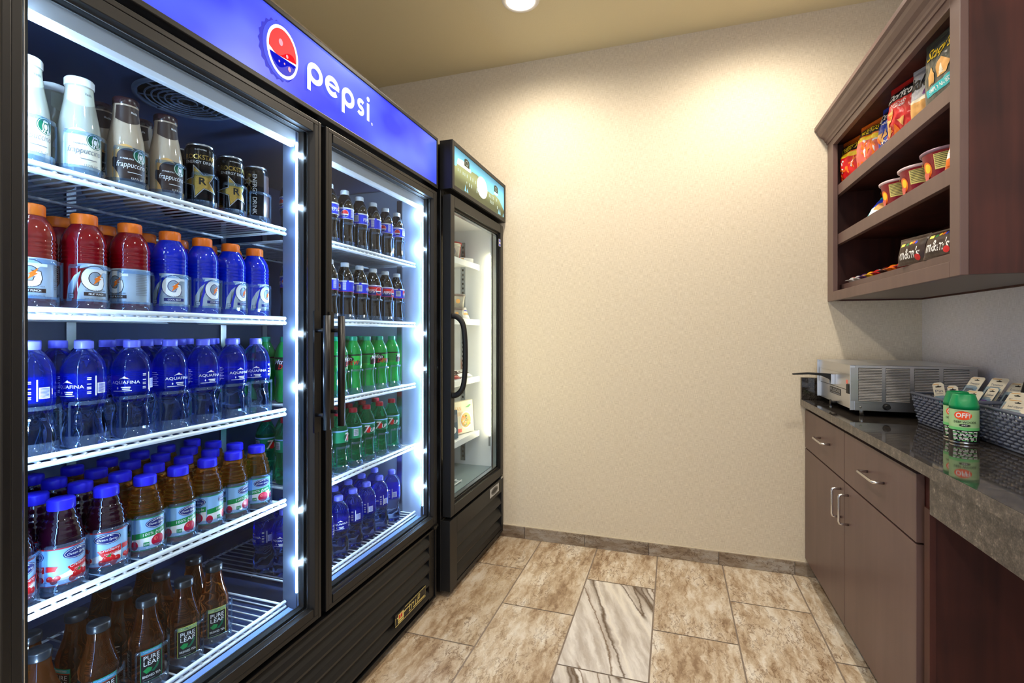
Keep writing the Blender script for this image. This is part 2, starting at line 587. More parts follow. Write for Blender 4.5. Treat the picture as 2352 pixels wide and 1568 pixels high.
def rect(x0, x1, y0, y1):
    return [(x0, y0), (x1, y0), (x1, y1), (x0, y1)], [(0, 1, 2, 3)]
def poly(pts):
    return list(pts), [tuple(range(len(pts)))]
def ell(cx, cy, rx, ry, n=24, a0=0.0, a1=2 * pi):
    full = abs(a1 - a0 - 2 * pi) < 1e-6
    k = n if full else n + 1
    return poly([(cx + rx * cos(a0 + (a1 - a0) * i / n), cy + ry * sin(a0 + (a1 - a0) * i / n)) for i in range(k)])
def stroke(pts, w, closed=False):
    pts = [Vector((p[0], p[1])) for p in pts]
    m = len(pts)
    L, R = [], []
    for i, p in enumerate(pts):
        a = pts[i - 1] if (i > 0 or closed) else p
        b = pts[(i + 1) % m] if (i < m - 1 or closed) else p
        t = (b - a).normalized()
        nrm = Vector((-t.y, t.x)) * (w / 2)
        L.append(tuple(p + nrm)); R.append(tuple(p - nrm))
    vs = L + R
    fs = [(i, (i + 1) % m, m + (i + 1) % m, m + i) for i in range(m if closed else m - 1)]
    return vs, fs
def arc(cx, cy, rx, ry, a0, a1, n=16):
    return [(cx + rx * cos(a0 + (a1 - a0) * i / n), cy + ry * sin(a0 + (a1 - a0) * i / n)) for i in range(n + 1)]
def star(cx, cy, r, r2=0.4, n=5, rot=pi / 2, sx=1.0):
    return poly([(cx + sx * (r if k % 2 == 0 else r * r2) * cos(rot + pi * k / n), cy + (r if k % 2 == 0 else r * r2) * sin(rot + pi * k / n)) for k in range(2 * n)])

def art(mb, pieces, mapper, eps=0.0004, step=0.0, lift=0.0003, vstep=0.0):
    """pieces [(2D piece, material)], bottom layer first, laid on a surface through mapper(u, v, lift)"""
    for k, (pc, mat) in enumerate(pieces):
        vs, fs = pc
        bm = bmesh.new()
        bv = [bm.verts.new((x, y, 0)) for x, y in vs]
        for f in fs:
            try: bm.faces.new([bv[i] for i in f])
            except ValueError: pass
        bmesh.ops.triangulate(bm, faces=[f for f in bm.faces if len(f.verts) > 4])
        for st, ax in ((step, 0), (vstep, 1)):
            if st:
                lo = min(v.co[ax] for v in bm.verts); hi = max(v.co[ax] for v in bm.verts)
                q = math.floor(lo / st) + 1
                while q * st < hi - 1e-7:
                    pl = Vector((0, 0, 0)); pl[ax] = q * st
                    no = Vector((0, 0, 0)); no[ax] = 1
                    bmesh.ops.bisect_plane(bm, geom=bm.verts[:] + bm.edges[:] + bm.faces[:], dist=1e-7, plane_co=pl, plane_no=no)
                    q += 1
        bm.verts.index_update()
        mb.add([mapper(v.co.x, v.co.y, lift + eps * k) for v in bm.verts], [[v.index for v in f.verts] for f in bm.faces], mat, smooth=bool(step))
        bm.free()
    return mb

def on_x(x, y0=0.0, z0=0.0):            # plane facing +X, read left to right along +Y
    return lambda u, v, e: (x + e, y0 + u, z0 + v)
def on_negx(x, y0=0.0, z0=0.0):         # plane facing -X, read left to right along -Y
    return lambda u, v, e: (x - e, y0 - u, z0 + v)
def on_negy(y, x0=0.0, z0=0.0):         # plane facing -Y (towards the camera), left to right along +X
    return lambda u, v, e: (x0 + u, y - e, z0 + v)
def on_cyl(rf, z0=0.0, a0=0.0, rref=None):
    R = rref or rf(z0)
    return lambda u, v, e: ((rf(z0 + v) + e) * cos(a0 + u / R), (rf(z0 + v) + e) * sin(a0 + u / R), z0 + v)
def prof_r(prof):
    def f(z):
        for a, b in zip(prof, prof[1:]):
            if a[1] <= z <= b[1] and b[1] > a[1]:
                t = (z - a[1]) / (b[1] - a[1])
                return a[0] + (b[0] - a[0]) * t
        return prof[-1][0]
    return f
ORD = ['first', 'second', 'third', 'fourth', 'fifth', 'sixth', 'seventh', 'eighth', 'ninth']

# ------------------------------------------------------------------ room shell
XL, XR, YB, YF, ZC = -1.76, 1.07, 2.70, -2.6, 2.70

def struct(name, mb, bevel=0.0):
    o = mb.build(name, bevel=bevel)
    o['kind'] = 'structure'
    return o

struct('wall_back', MB().box(XL - 0.1, XR + 0.1, YB, YB + 0.1, 0, ZC, M['wall']))
struct('wall_right', MB().box(XR, XR + 0.1, YF, YB, 0, ZC, M['wallcool']))
struct('wall_left', MB().box(XL - 0.1, XL, YF, YB, 0, ZC, M['wall']))
# near end of the room: wide opening added unseen, letting in bluish sky as fill
struct('wall_front', MB().box(XL - 0.1, -1.0, YF - 0.1, YF, 0, ZC, M['wall']).box(-1.0, XR + 0.1, YF - 0.1, YF, 2.3, ZC, M['wall']).box(0.95, XR + 0.1, YF - 0.1, YF, 0, 2.3, M['wall']))

# ceiling with round openings for the cans
def ceiling():
    bm = bmesh.new()
    bm.faces.new([bm.verts.new(p) for p in ((XL, YF, ZC), (XR, YF, ZC), (XR, YB, ZC), (XL, YB, ZC))])
    me = bpy.data.meshes.new('ceiling'); bm.to_mesh(me); bm.free()
    mb = MB()
    mb.box(XL - 0.1, XR + 0.1, YF - 0.1, YB + 0.1, ZC, ZC + 0.1, M['ceiling'])
    return struct('ceiling', mb)
ceiling()

# floor: grout bed and one slab per tile, half-bond along Y
TW, TL = 0.3115, 0.632
def floor():
    rnd = random.Random(11)
    verts, faces, mats, tuv, tone, grey = [], [], [], [], [], []
    def quad(x0, x1, y0, y1, z, mat, dx, dy, tn, gr):
        n = len(verts)
        for x, y in ((x0, y0), (x1, y0), (x1, y1), (x0, y1)):
            verts.append((x, y, z)); tuv.append((x + dx, y + dy, dx)); tone.append(tn); grey.append(gr)
        faces.append((n, n + 1, n + 2, n + 3)); mats.append(mat)
    quad(XL, XR, YF, YB, -0.0015, 1, 0, 0, 0, 0)
    tones = {-4: 0.75, -3: 0.85, -2: 0.55, -1: 0.35, 0: 0.34, 1: 0.22, 2: 0.30, 3: 0.42}
    for i in range(-6, 5):
        x0 = -0.077 + (i - 0) * TW
        x1 = x0 + TW
        off = 2.336 if i % 2 else 2.017
        for j in range(-9, 3):
            y0 = off + j * TL
            y1 = y0 + TL
            gx0, gx1, gy0, gy1 = max(x0 + 0.003, XL), min(x1 - 0.003, XR), max(y0 + 0.003, YF), min(y1 - 0.003, YB)
            if YB - y1 < 0.08: gy1 = YB           # the last tile of a row runs to the wall
            if YB - y0 < 0.08: continue
            if gx1 <= gx0 or gy1 <= gy0: continue
            gr = 1.0 if (i == -1 and j in (-1, -2)) else 0.0
            tn = min(1, max(0, tones.get(i, 0.4) + rnd.uniform(-0.12, 0.12)))
            quad(gx0, gx1, gy0, gy1, 0.0, 0, rnd.uniform(-9, 9), rnd.uniform(-9, 9), tn, gr)
    me = bpy.data.meshes.new('floor')
    me.from_pydata(verts, [], faces)
    me.materials.append(M['tile']); me.materials.append(M['grout'])
    me.polygons.foreach_set('material_index', mats)
    a = me.attributes.new('tuv', 'FLOAT_VECTOR', 'POINT'); a.data.foreach_set('vector', [c for t in tuv for c in t])
    a = me.attributes.new('tone', 'FLOAT', 'POINT'); a.data.foreach_set('value', tone)
    a = me.attributes.new('grey', 'FLOAT', 'POINT'); a.data.foreach_set('value', grey)
    o = bpy.data.objects.new('floor', me)
    COL.objects.link(o)
    o['kind'] = 'structure'
floor()

# tile baseboard along the back wall
def baseboard():
    rnd = random.Random(5)
    mb = MB()
    mb.box(XL + 0.002, 0.66, 2.6885, 2.6995, 0.0, 0.062, M['grout'])
    mb.box(XL + 0.002, 0.66, 2.689, 2.6995, 0.062, 0.066, M['caulk'])
    n0 = len(mb.v)
    info = []
    x = -0.796 - 3 * 0.338
    while x < 0.66:
        a, b = max(x + 0.002, XL + 0.003), min(x + 0.336, 0.659)
        if b > a:
            mb.box(a, b, 2.681, 2.6885, 0.001, 0.0635, M['basetile'])
            info.append((rnd.uniform(-9, 9), rnd.uniform(0.75, 1.0)))
        x += 0.338
    o = struct('baseboard_back', mb)
    me = o.data
    tuv, tone = [], []
    for k, v in enumerate(me.vertices):
        if k < n0: tuv += [0, 0, 0]; tone.append(0.5)
        else:
            d, t = info[(k - n0) // 8]
            tuv += [v.co.z * 1.0 + d, v.co.x + d, d]; tone.append(t)
    a = me.attributes.new('tuv', 'FLOAT_VECTOR', 'POINT'); a.data.foreach_set('vector', tuv)
    a = me.attributes.new('tone', 'FLOAT', 'POINT'); a.data.foreach_set('value', tone)
M['basetile'] = floor_tile('stone look base tile', (0.30, 0.27, 0.25, 1))
baseboard()

# ------------------------------------------------------------------ recessed can lights
can_names = ['above the cooler, the only one in the picture', 'beside the snack cabinet', 'over the near end of the cooler',
             'over the desk counter', 'at the near left of the room', 'at the near right of the room']
for (x, y), e, nm in zip(CAN_LIGHTS, CAN_ENERGY, can_names):
    t = thing('ceiling_light', 'round recessed ceiling light ' + nm, 'ceiling light', (x, y, ZC), group='recessed ceiling lights')
    mb = MB()
    mb.lathe([(0.066, ZC - 0.001), (0.068, ZC - 0.006), (0.084, ZC - 0.005), (0.088, ZC - 0.0005)], 40, M['trimwhite'], x, y)
    mb.build('trim_ring', t)
    mb = MB()
    mb.lathe([(0.0, ZC - 0.010), (0.03, ZC - 0.009), (0.055, ZC - 0.006), (0.066, ZC - 0.001)], 40, M['bulb'], x, y)
    mb.build('lens', t)
    ld = bpy.data.lights.new('can_lamp', 'SPOT')
    ld.energy = e * 4 * pi / 2
    ld.color = CAN_COLOR
    ld.spot_size = radians(174)
    ld.spot_blend = 0.9
    ld.shadow_soft_size = 0.045
    lo = bpy.data.objects.new('can_lamp', ld)
    lo.location = (0, 0, -0.05)
    lo.parent = t
    COL.objects.link(lo)

# ------------------------------------------------------------------ wire shelf
def wire_shelf(name, parent, x0, x1, y0, y1, z, pitch=0.024, depthwires=True):
    """epoxy wire shelf, front edge at x1 (towards the aisle), top of the wires at z"""
    mb = MB()
    w = M['wire']
    mb.tube([(x1, y0, z + 0.004), (x1, y1, z + 0.004)], 0.0050, 8, w)
    mb.tube([(x1 + 0.001, y0, z - 0.0092), (x1 + 0.001, y1, z - 0.0092)], 0.0050, 8, w)
    mb.tube([(x0, y0, z - 0.006), (x0, y1, z - 0.006)], 0.0035, 6, w)
    mb.tube([((x0 + x1) / 2, y0, z - 0.006), ((x0 + x1) / 2, y1, z - 0.006)], 0.0035, 6, w)
    mb.tube([(x0, y0 + 0.002, z - 0.004), (x1, y0 + 0.002, z - 0.004)], 0.0035, 6, w)
    mb.tube([(x0, y1 - 0.002, z - 0.004), (x1, y1 - 0.002, z - 0.004)], 0.0035, 6, w)
    y = y0 + pitch * 0.5
    while y < y1 - 0.004:
        mb.tube([(x0, y, z - 0.0015), (x1 - 0.006, y, z - 0.0015), (x1 - 0.001, y + 0.001, z - 0.003), (x1 + 0.002, y + 0.003, z - 0.006)], [0.0022, 0.0022, 0.0034, 0.0040], 6, w)
        y += pitch
    return mb.build(name, parent)

# ------------------------------------------------------------------ two-door drinks cooler
CX = -0.966                     # door face
C0, C1 = 0.462, 1.935           # left and right ends
cooler = thing('drinks_cooler', 'black two-door glass-front drinks cooler with lit blue header sign', 'drinks cooler', (-1.33, 1.2, 0))

M['liptint'] = pm('lower lip with blue LED glow in colour', (120, 150, 205), 0.35)  # blue LED light on the lower lip is put into its colour
def build_cooler():
    xb, xi = -1.70, -1.012
    k = M['black']
    mb = MB()
    mb.box(xb, xi, C0, C0 + 0.03, 0.02, 2.0, k)
    mb.box(xb, xi, C1 - 0.04, C1, 0.02, 2.0, k)
    mb.box(xb, xb + 0.06, C0 + 0.03, C1 - 0.04, 0.02, 2.0, k)
    mb.box(xb + 0.06, xi, C0 + 0.03, C1 - 0.04, 1.79, 1.995, k)
    mb.box(xb + 0.06, xi, C0 + 0.03, C1 - 0.04, 0.03, 0.365, k)
    mb.build('cabinet_body', cooler, bevel=0.003)
    # feet
    for x in (xb + 0.06, xi - 0.06):
        for y in (C0 + 0.06, C1 - 0.06):
            MB().lathe([(0, 0.0), (0.022, 0.0), (0.022, 0.008), (0.012, 0.012), (0.012, 0.03)], 14, M['rubber'], x, y).build('foot', cooler)
    # liner: open box facing the aisle
    li = M['liner']
    y0, y1, z0, z1 = C0 + 0.03, C1 - 0.04, 0.365, 1.79
    mb = MB()
    mb.box(xb + 0.06, xb + 0.07, y0, y1, z0, z1, li)
    mb.box(xb + 0.07, xi - 0.012, y0, y0 + 0.008, z0, z1, M['linerside'])
    mb.box(xb + 0.07, xi - 0.012, y1 - 0.008, y1, z0, z1, M['linerside'])
    mb.box(xb + 0.07, xi - 0.012, y0 + 0.008, y1 - 0.008, z1 - 0.01, z1, li)
    mb.box(xb + 0.07, xi - 0.012, y0 + 0.008, y1 - 0.008, z0, z0 + 0.008, li)
    # shelf pilasters
    for y in (y0 + 0.009, y1 - 0.017):
        for x in (-1.12, -1.5):
            mb.box(x - 0.012, x + 0.012, y, y + 0.008, z0 + 0.03, z1 - 0.06, M['alu'])
    for y in (0.75, 0.95, 1.45, 1.65):
        mb.box(xb + 0.07, xb + 0.078, y - 0.012, y + 0.012, z0 + 0.03, z1 - 0.06, M['alu'])
    mb.build('interior_liner', cooler)
    # breaker strips: white lip above the openings, lower lip with LED glow in its colour
    for a, b in ((C0 + 0.034, 1.142), (1.238, C1 - 0.044)):
        mb = MB()
        mb.prism([(-1.034, 1.690), (-1.020, 1.690), (-1.014, 1.700), (-1.014, 1.778), (-1.034, 1.778)], 'y', a, b, M['linerwhite'])
        mb.build('breaker_strip', cooler, bevel=0.002)
        mb = MB()
        mb.prism([(-1.040, 0.376), (-1.014, 0.376), (-1.014, 0.380), (-1.040, 0.384)], 'y', a, b, M['liptint'])
        mb.build('breaker_strip', cooler, bevel=0.002)
    # mullion between the two bays
    mb = MB()
    mb.box(-1.062, -1.014, 1.145, 1.235, 0.374, 1.788, M['post'])
    mb.box(-1.014, -1.0105, 1.148, 1.232, 0.374, 1.788, M['black'])
    mb.build('mullion', cooler, bevel=0.003)
    # LED strips with chips
    zs = [1.665, 1.518, 1.16, 1.01, 0.66, 0.511]
    for y, s in ((1.1425, -1), (1.2375, 1), (C1 - 0.0545, -1), (C0 + 0.0445, 1)):
        mb = MB()
        mb.tube([(-1.010, y, 0.43), (-1.010, y, 1.70)], 0.0032, 8, M['led'])
        for z in zs:
            mb.lathe([(0, z - 0.011), (0.0055, z - 0.006), (0.0062, z), (0.0055, z + 0.006), (0, z + 0.011)], 10, M['leddot'], -1.010, y)
        mb.build('led_strip', cooler)
    # evaporator fan grille on the ceiling
    mb = MB()
    gx, gy, gz = -1.22, 0.98, 1.779
    mb.lathe([(0.118, gz - 0.001), (0.118, gz - 0.006), (0.108, gz - 0.008), (0.106, gz - 0.001)], 40, M['post'], gx, gy)
    for r in (0.022, 0.036, 0.050, 0.064, 0.078, 0.092):
        mb.tube([(gx + r * cos(a * pi / 16), gy + r * sin(a * pi / 16), gz - 0.008) for a in range(32)], 0.0022, 5, M['post'], closed=True)
    for a in range(8):
        mb.tube([(gx + 0.02 * cos(a * pi / 4), gy + 0.02 * sin(a * pi / 4), gz - 0.006), (gx + 0.108 * cos(a * pi / 4), gy + 0.108 * sin(a * pi / 4), gz - 0.006)], 0.002, 5, M['post'])
    mb.lathe([(0, gz - 0.0012), (0.106, gz - 0.0012)], 32, M['darkgap'], gx, gy)
    mb.build('fan_grille', cooler)

    # header sign box
    h0, h1 = C0, C1 + 0.004
    mb = MB()
    mb.box(-1.012, -0.972, h0, h1, 1.79, 2.0, k)
    mb.frame(-0.972, CX, h0, h1, 1.786, 2.003, 0.009, 0.014, M['bronze'])
    hd = mb.build('header_box', cooler, bevel=0.002)
    mb = MB()
    sx = -0.9695
    mb.box(-0.972, sx, h0 + 0.009, h1 - 0.009, 1.800, 1.989, M['sign'])
    pcs = []
    # crown cap emblem
    cxm, czm = 1.046, 1.895
    teeth = []
    for q in range(42):
        a = 2 * pi * q / 42
        r = 0.072 + (0.005 if q % 2 else -0.001)
        teeth.append((cxm - 0.016 + r * 0.86 * cos(a), czm - 0.004 + r * sin(a)))
    pcs.append((poly(teeth), M['signnavy']))
    teeth2 = [(cxm - 0.008 + 0.060 * cos(2 * pi * q / 40), czm - 0.001 + (0.0715 + 0.002 * (q % 2)) * sin(2 * pi * q / 40)) for q in range(40)]
    pcs.append((poly(teeth2), M['signmid']))
    pcs.append((ell(cxm, czm, 0.055, 0.0665, 40), M['signwhite']))
    rx, rz = 0.048, 0.058
    A = lambda t: (cxm + rx * cos(t), czm + rz * sin(t))
    up = [A(radians(t)) for t in range(-8, 190, 6)]
    wav = [(cxm - rx * 0.98 + 2 * rx * 0.98 * s / 12, czm - 0.006 + 0.011 * sin(s / 12 * 2 * pi + 2.9) + 0.004 * s / 12) for s in range(13)]
    pcs.append((poly(up + wav[1:-1]), M['signred']))
    lo = [A(radians(t)) for t in range(196, 352, 6)]
    wav2 = [(cxm + rx * 0.93 - 2 * rx * 0.93 * s / 12, czm - 0.036 + 0.012 * sin((12 - s) / 12 * 2 * pi + 2.6) + 0.006 * s / 12) for s in range(1, 12)]
    pcs.append((poly(lo + wav2), M['signnavy']))
    # water drops printed on the emblem
    for dx, dz, r in ((-0.008, 0.022, 0.009), (0.014, -0.004, 0.005), (0.022, -0.034, 0.0065), (-0.014, -0.030, 0.003), (0.004, -0.028, 0.003)):
        pcs.append((ell(cxm + dx, czm + dz, r * 0.8, r, 14), M['signpink']))
    # lower case lettering
    wd = 0.0155
    zb, xh = 1.868, 0.058
    def bowl(y0, y1):
        cy, cz = (y0 + y1) / 2, zb + xh / 2
        return arc(cy, cz, (y1 - y0 - wd) / 2, (xh - wd) / 2 + 0.001, 0, 2 * pi, 32)[:-1]
    def letter_p(y0, y1):
        pcs.append((stroke(bowl(y0, y1), wd, True), M['signwhite']))
        pcs.append((rect(y0, y0 + wd * 0.9, zb - 0.026, zb + xh / 2), M['signwhite']))
    letter_p(1.134, 1.199)
    e0, e1 = 1.208, 1.274
    cy, cz = (e0 + e1) / 2, zb + xh / 2
    pcs.append((stroke(arc(cy, cz, (e1 - e0 - wd) / 2, (xh - wd) / 2 + 0.001, 0.12, 2 * pi - 0.75, 32), wd), M['signwhite']))
    pcs.append((rect(e0 + wd * 0.6, e1 - 0.002, cz - 0.004, cz + 0.006), M['signwhite']))
    letter_p(1.284, 1.348)
    s0, s1 = 1.357, 1.405
    cy = (s0 + s1) / 2
    rr = (xh - wd) / 4 + 0.0005
    pts = arc(cy + 0.002, zb + xh - wd / 2 - rr, 0.014, rr, radians(35), radians(270), 14) + arc(cy - 0.002, zb + wd / 2 + rr, 0.014, rr, radians(90), radians(-145), 14)[1:]
    pcs.append((stroke(pts, wd * 0.86), M['signwhite']))
    pcs.append((rect(1.4145, 1.4145 + wd * 0.9, zb, zb + xh), M['signwhite']))
    pcs.append((ell(1.4215, zb + xh + 0.014, 0.0082, 0.0082), M['signwhite']))
    pcs.append((stroke(arc(1.443, zb - 0.002, 0.0042, 0.0042, 0, 2 * pi, 16)[:-1], 0.0012, True), M['signwhite']))
    pcs.append((fit('R', 1.4412, 1.4448, zb - 0.0045, zb + 0.0005), M['signwhite']))
    art(mb, pcs, on_x(sx), eps=0.0002)
    p = mb.build('sign_panel', hd)
    p['label'] = 'backlit blue panel with white lowercase lettering and bottle cap emblem'

    # doors
    for y0, y1, hy, nm in ((0.474, 1.191, 1.167, 'left'), (1.212, 1.929, 1.232, 'right')):
        z0, z1 = 0.345, 1.768
        mb = MB()
        b = M['bronze']
        wy, wz = 0.034, 0.036
        # outer face frame plus stepped inner reveal
        mb.frame(-1.008, CX, y0, y1, z0, z1, 0.012, 0.012, k)
        yy0, yy1, zz0, zz1 = y0 + 0.012, y1 - 0.012, z0 + 0.012, z1 - 0.012
        x0, x1, x2 = -1.008, CX - 0.0005, -0.979
        for a, c, s in ((yy0, yy0 + 0.022, 1), (yy1 - 0.022, yy1, -1)):
            pl = [(x0, a), (x1, a), (x1, a + 0.014 if s > 0 else a), (x2, c), (x0, c)] if s > 0 else [(x0, c), (x1, c), (x1, c - 0.014), (x2, a), (x0, a)]
            mb.prism(pl, 'z', zz0, zz1, b)
        mb.box(x0, x1, yy0 + 0.02, yy1 - 0.02, zz1 - 0.024, zz1, b)
        mb.box(x0, x1, yy0 + 0.02, yy1 - 0.02, zz0, zz0 + 0.024, b)
        fr = mb.build('door', cooler, bevel=0.0015)
        fr['label'] = nm + ' glass door in a dark metal frame'
        gy0, gy1, gz0, gz1 = yy0 + 0.022, yy1 - 0.022, zz0 + 0.024, zz1 - 0.024
        MB().box(-0.990, -0.986, gy0 - 0.001, gy1 + 0.001, gz0 - 0.001, gz1 + 0.001, M['glass']).build('glass_pane', fr)
        mb = MB()
        mb.frame(-0.986, -0.983, gy0, gy1, gz0, gz1, 0.0035, 0.0035, M['alu'])
        mb.frame(-1.006, -0.990, gy0 - 0.001, gy1 + 0.001, gz0 - 0.001, gz1 + 0.001, 0.012, 0.003, M['rubber'], 0.010)
        mb.frame(-1.0075, -1.004, gy0 + 0.012, gy1 - 0.012, gz0 + 0.010, gz1 - 0.003, 0.003, 0.002, M['alu'])
        mb.build('glass_trim', fr)
        # round bar handle on stand-offs
        mb = MB()
        hx = -0.928
        mb.box(CX - 0.001, CX + 0.004, hy - 0.010, hy + 0.010, 0.88, 1.225, k)
        mb.tube([(hx, hy, 0.89), (hx, hy, 1.212)], 0.0105, 14, k)
        for z in (0.93, 1.17):
            mb.tube([(CX, hy, z), (hx, hy, z)], 0.006, 10, k)
        mb.build('handle', fr)
        # hinge at the outer lower corner
        ho = y1 - 0.02 if nm == 'right' else y0 + 0.02
        mb = MB()
        mb.box(CX - 0.03, CX + 0.006, ho - 0.02, ho + 0.02, z0 - 0.012, z0 - 0.002, k)
        mb.lathe([(0, z0 - 0.018), (0.012, z0 - 0.018), (0.012, z0 - 0.002)], 14, M['blackgloss'], CX - 0.002, ho)
        mb.build('hinge', fr)

    # louvered grille under the doors
    g0, g1 = C0 + 0.004, C1 - 0.002
    mb = MB()
    mb.box(-1.012, -1.008, g0, g1, 0.03, 0.325, M['darkgap'])
    mb.frame(-1.01, CX - 0.004, g0, g1, 0.026, 0.328, 0.012, 0.008, k)
    mb.box(-1.01, CX - 0.010, g1 - 0.058, g1 - 0.012, 0.034, 0.320, k)
    for z in (0.10, 0.2, 0.29):
        mb.tube([(CX - 0.010, g1 - 0.026, z), (CX - 0.0075, g1 - 0.026, z)], 0.004, 10, M['rubber'])
    for q in range(5):
        z = 0.040 + q * 0.055
        mb.prism([(-1.004, z + 0.052), (-0.999, z + 0.056), (-0.978, z + 0.030), (-0.972, z + 0.016), (-0.974, z + 0.006), (-0.982, z + 0.010), (-0.985, z + 0.026)], 'y', g0 + 0.012, g1 - 0.058, M['louver'])
    gl = mb.build('louver_grille', cooler, bevel=0.0012)
    # maker's plate across the louvers
    mb = MB()
    px = -0.9665
    mb.box(-0.972, px, 1.592, 1.826, 0.083, 0.127, M['blackp'])
    g = M['gold']
    pcs = [((stroke([(1.593, 0.116), (1.593, 0.084), (1.825, 0.084), (1.825, 0.125), (1.66, 0.125)], 0.0022)), g),
           (rect(1.612, 1.652, 0.0875, 0.120), g), (rect(1.603, 1.667, 0.108, 0.112), g),
           (rect(1.617, 1.641, 0.102, 0.117), M['red']), (fit('T', 1.621, 1.637, 0.103, 0.1165), g),
           (rect(1.614, 1.650, 0.0935, 0.0955), M['blackp']),
           (stroke([(1.655, 0.112), (1.704, 0.112)], 0.004), g),
           (stroke([(1.696, 0.119), (1.690, 0.092), (1.706, 0.092), (1.712, 0.112), (1.724, 0.112)], 0.0042), g),
           (stroke([(1.728, 0.112), (1.722, 0.092), (1.815, 0.092)], 0.0042), g),
           (stroke([(1.743, 0.112), (1.739, 0.092)], 0.0042), g),
           (stroke([(1.757, 0.092), (1.761, 0.118), (1.775, 0.118), (1.772, 0.105), (1.759, 0.105)], 0.0042), g),
           (rect(1.772, 1.815, 0.090, 0.0935), g)]
    art(mb, pcs, on_x(px), eps=0.0001)
    mb.build('name_plate', gl)
    # shelves and their clear lane organisers are added with the drinks

def sign_blue(name, c1, c2, strength):
    """printed backlit film: brushed streaks between two blues"""
    m, nt, b, out = newmat(name)
    L = nt.links.new
    tc = N(nt, 'ShaderNodeTexCoord')
    mp = N(nt, 'ShaderNodeMapping'); mp.inputs['Scale'].default_value = (1, 3.2, 5)
    mp.inputs['Rotation'].default_value = (radians(32), 0, 0)
    L(tc.outputs['Object'], mp.inputs[0])
    n = N(nt, 'ShaderNodeTexNoise', Scale=1.0, Detail=2.0)
    L(mp.outputs[0], n.inputs['Vector'])
    r = ramp(nt, [(0.35, lin(*c1)), (0.7, lin(*c2))])
    L(n.outputs['Fac'], r.inputs[0])
    L(r.outputs[0], b.inputs['Emission Color']); b.inputs['Base Color'].default_value = lin(30, 36, 110)
    b.inputs['Emission Strength'].default_value = strength
    b.inputs['Roughness'].default_value = 0.3
    b.inputs['Specular IOR Level'].default_value = 0.25
    return m
def lit(name, col, s):
    l = lin(*col)
    return pm(name, tuple(int(v * 0.42) for v in col), 0.4, spec=0.2, emis=l[:3], estr=s)
M['sign'] = sign_blue('lit blue sign film', (38, 52, 236), (104, 130, 250), 1.0)
M['signwhite'] = lit('lit white print', (255, 255, 255), 1.0)
M['signred'] = lit('lit red print', (240, 30, 40), 1.0)
M['signnavy'] = lit('lit navy print', (20, 26, 190), 1.0)
M['signmid'] = lit('lit blue print', (50, 70, 228), 0.9)
M['signpink'] = lit('lit pale print', (250, 170, 190), 0.8)
M['louver'] = pm('charcoal louver', (22, 24, 27), 0.42)
build_cooler()

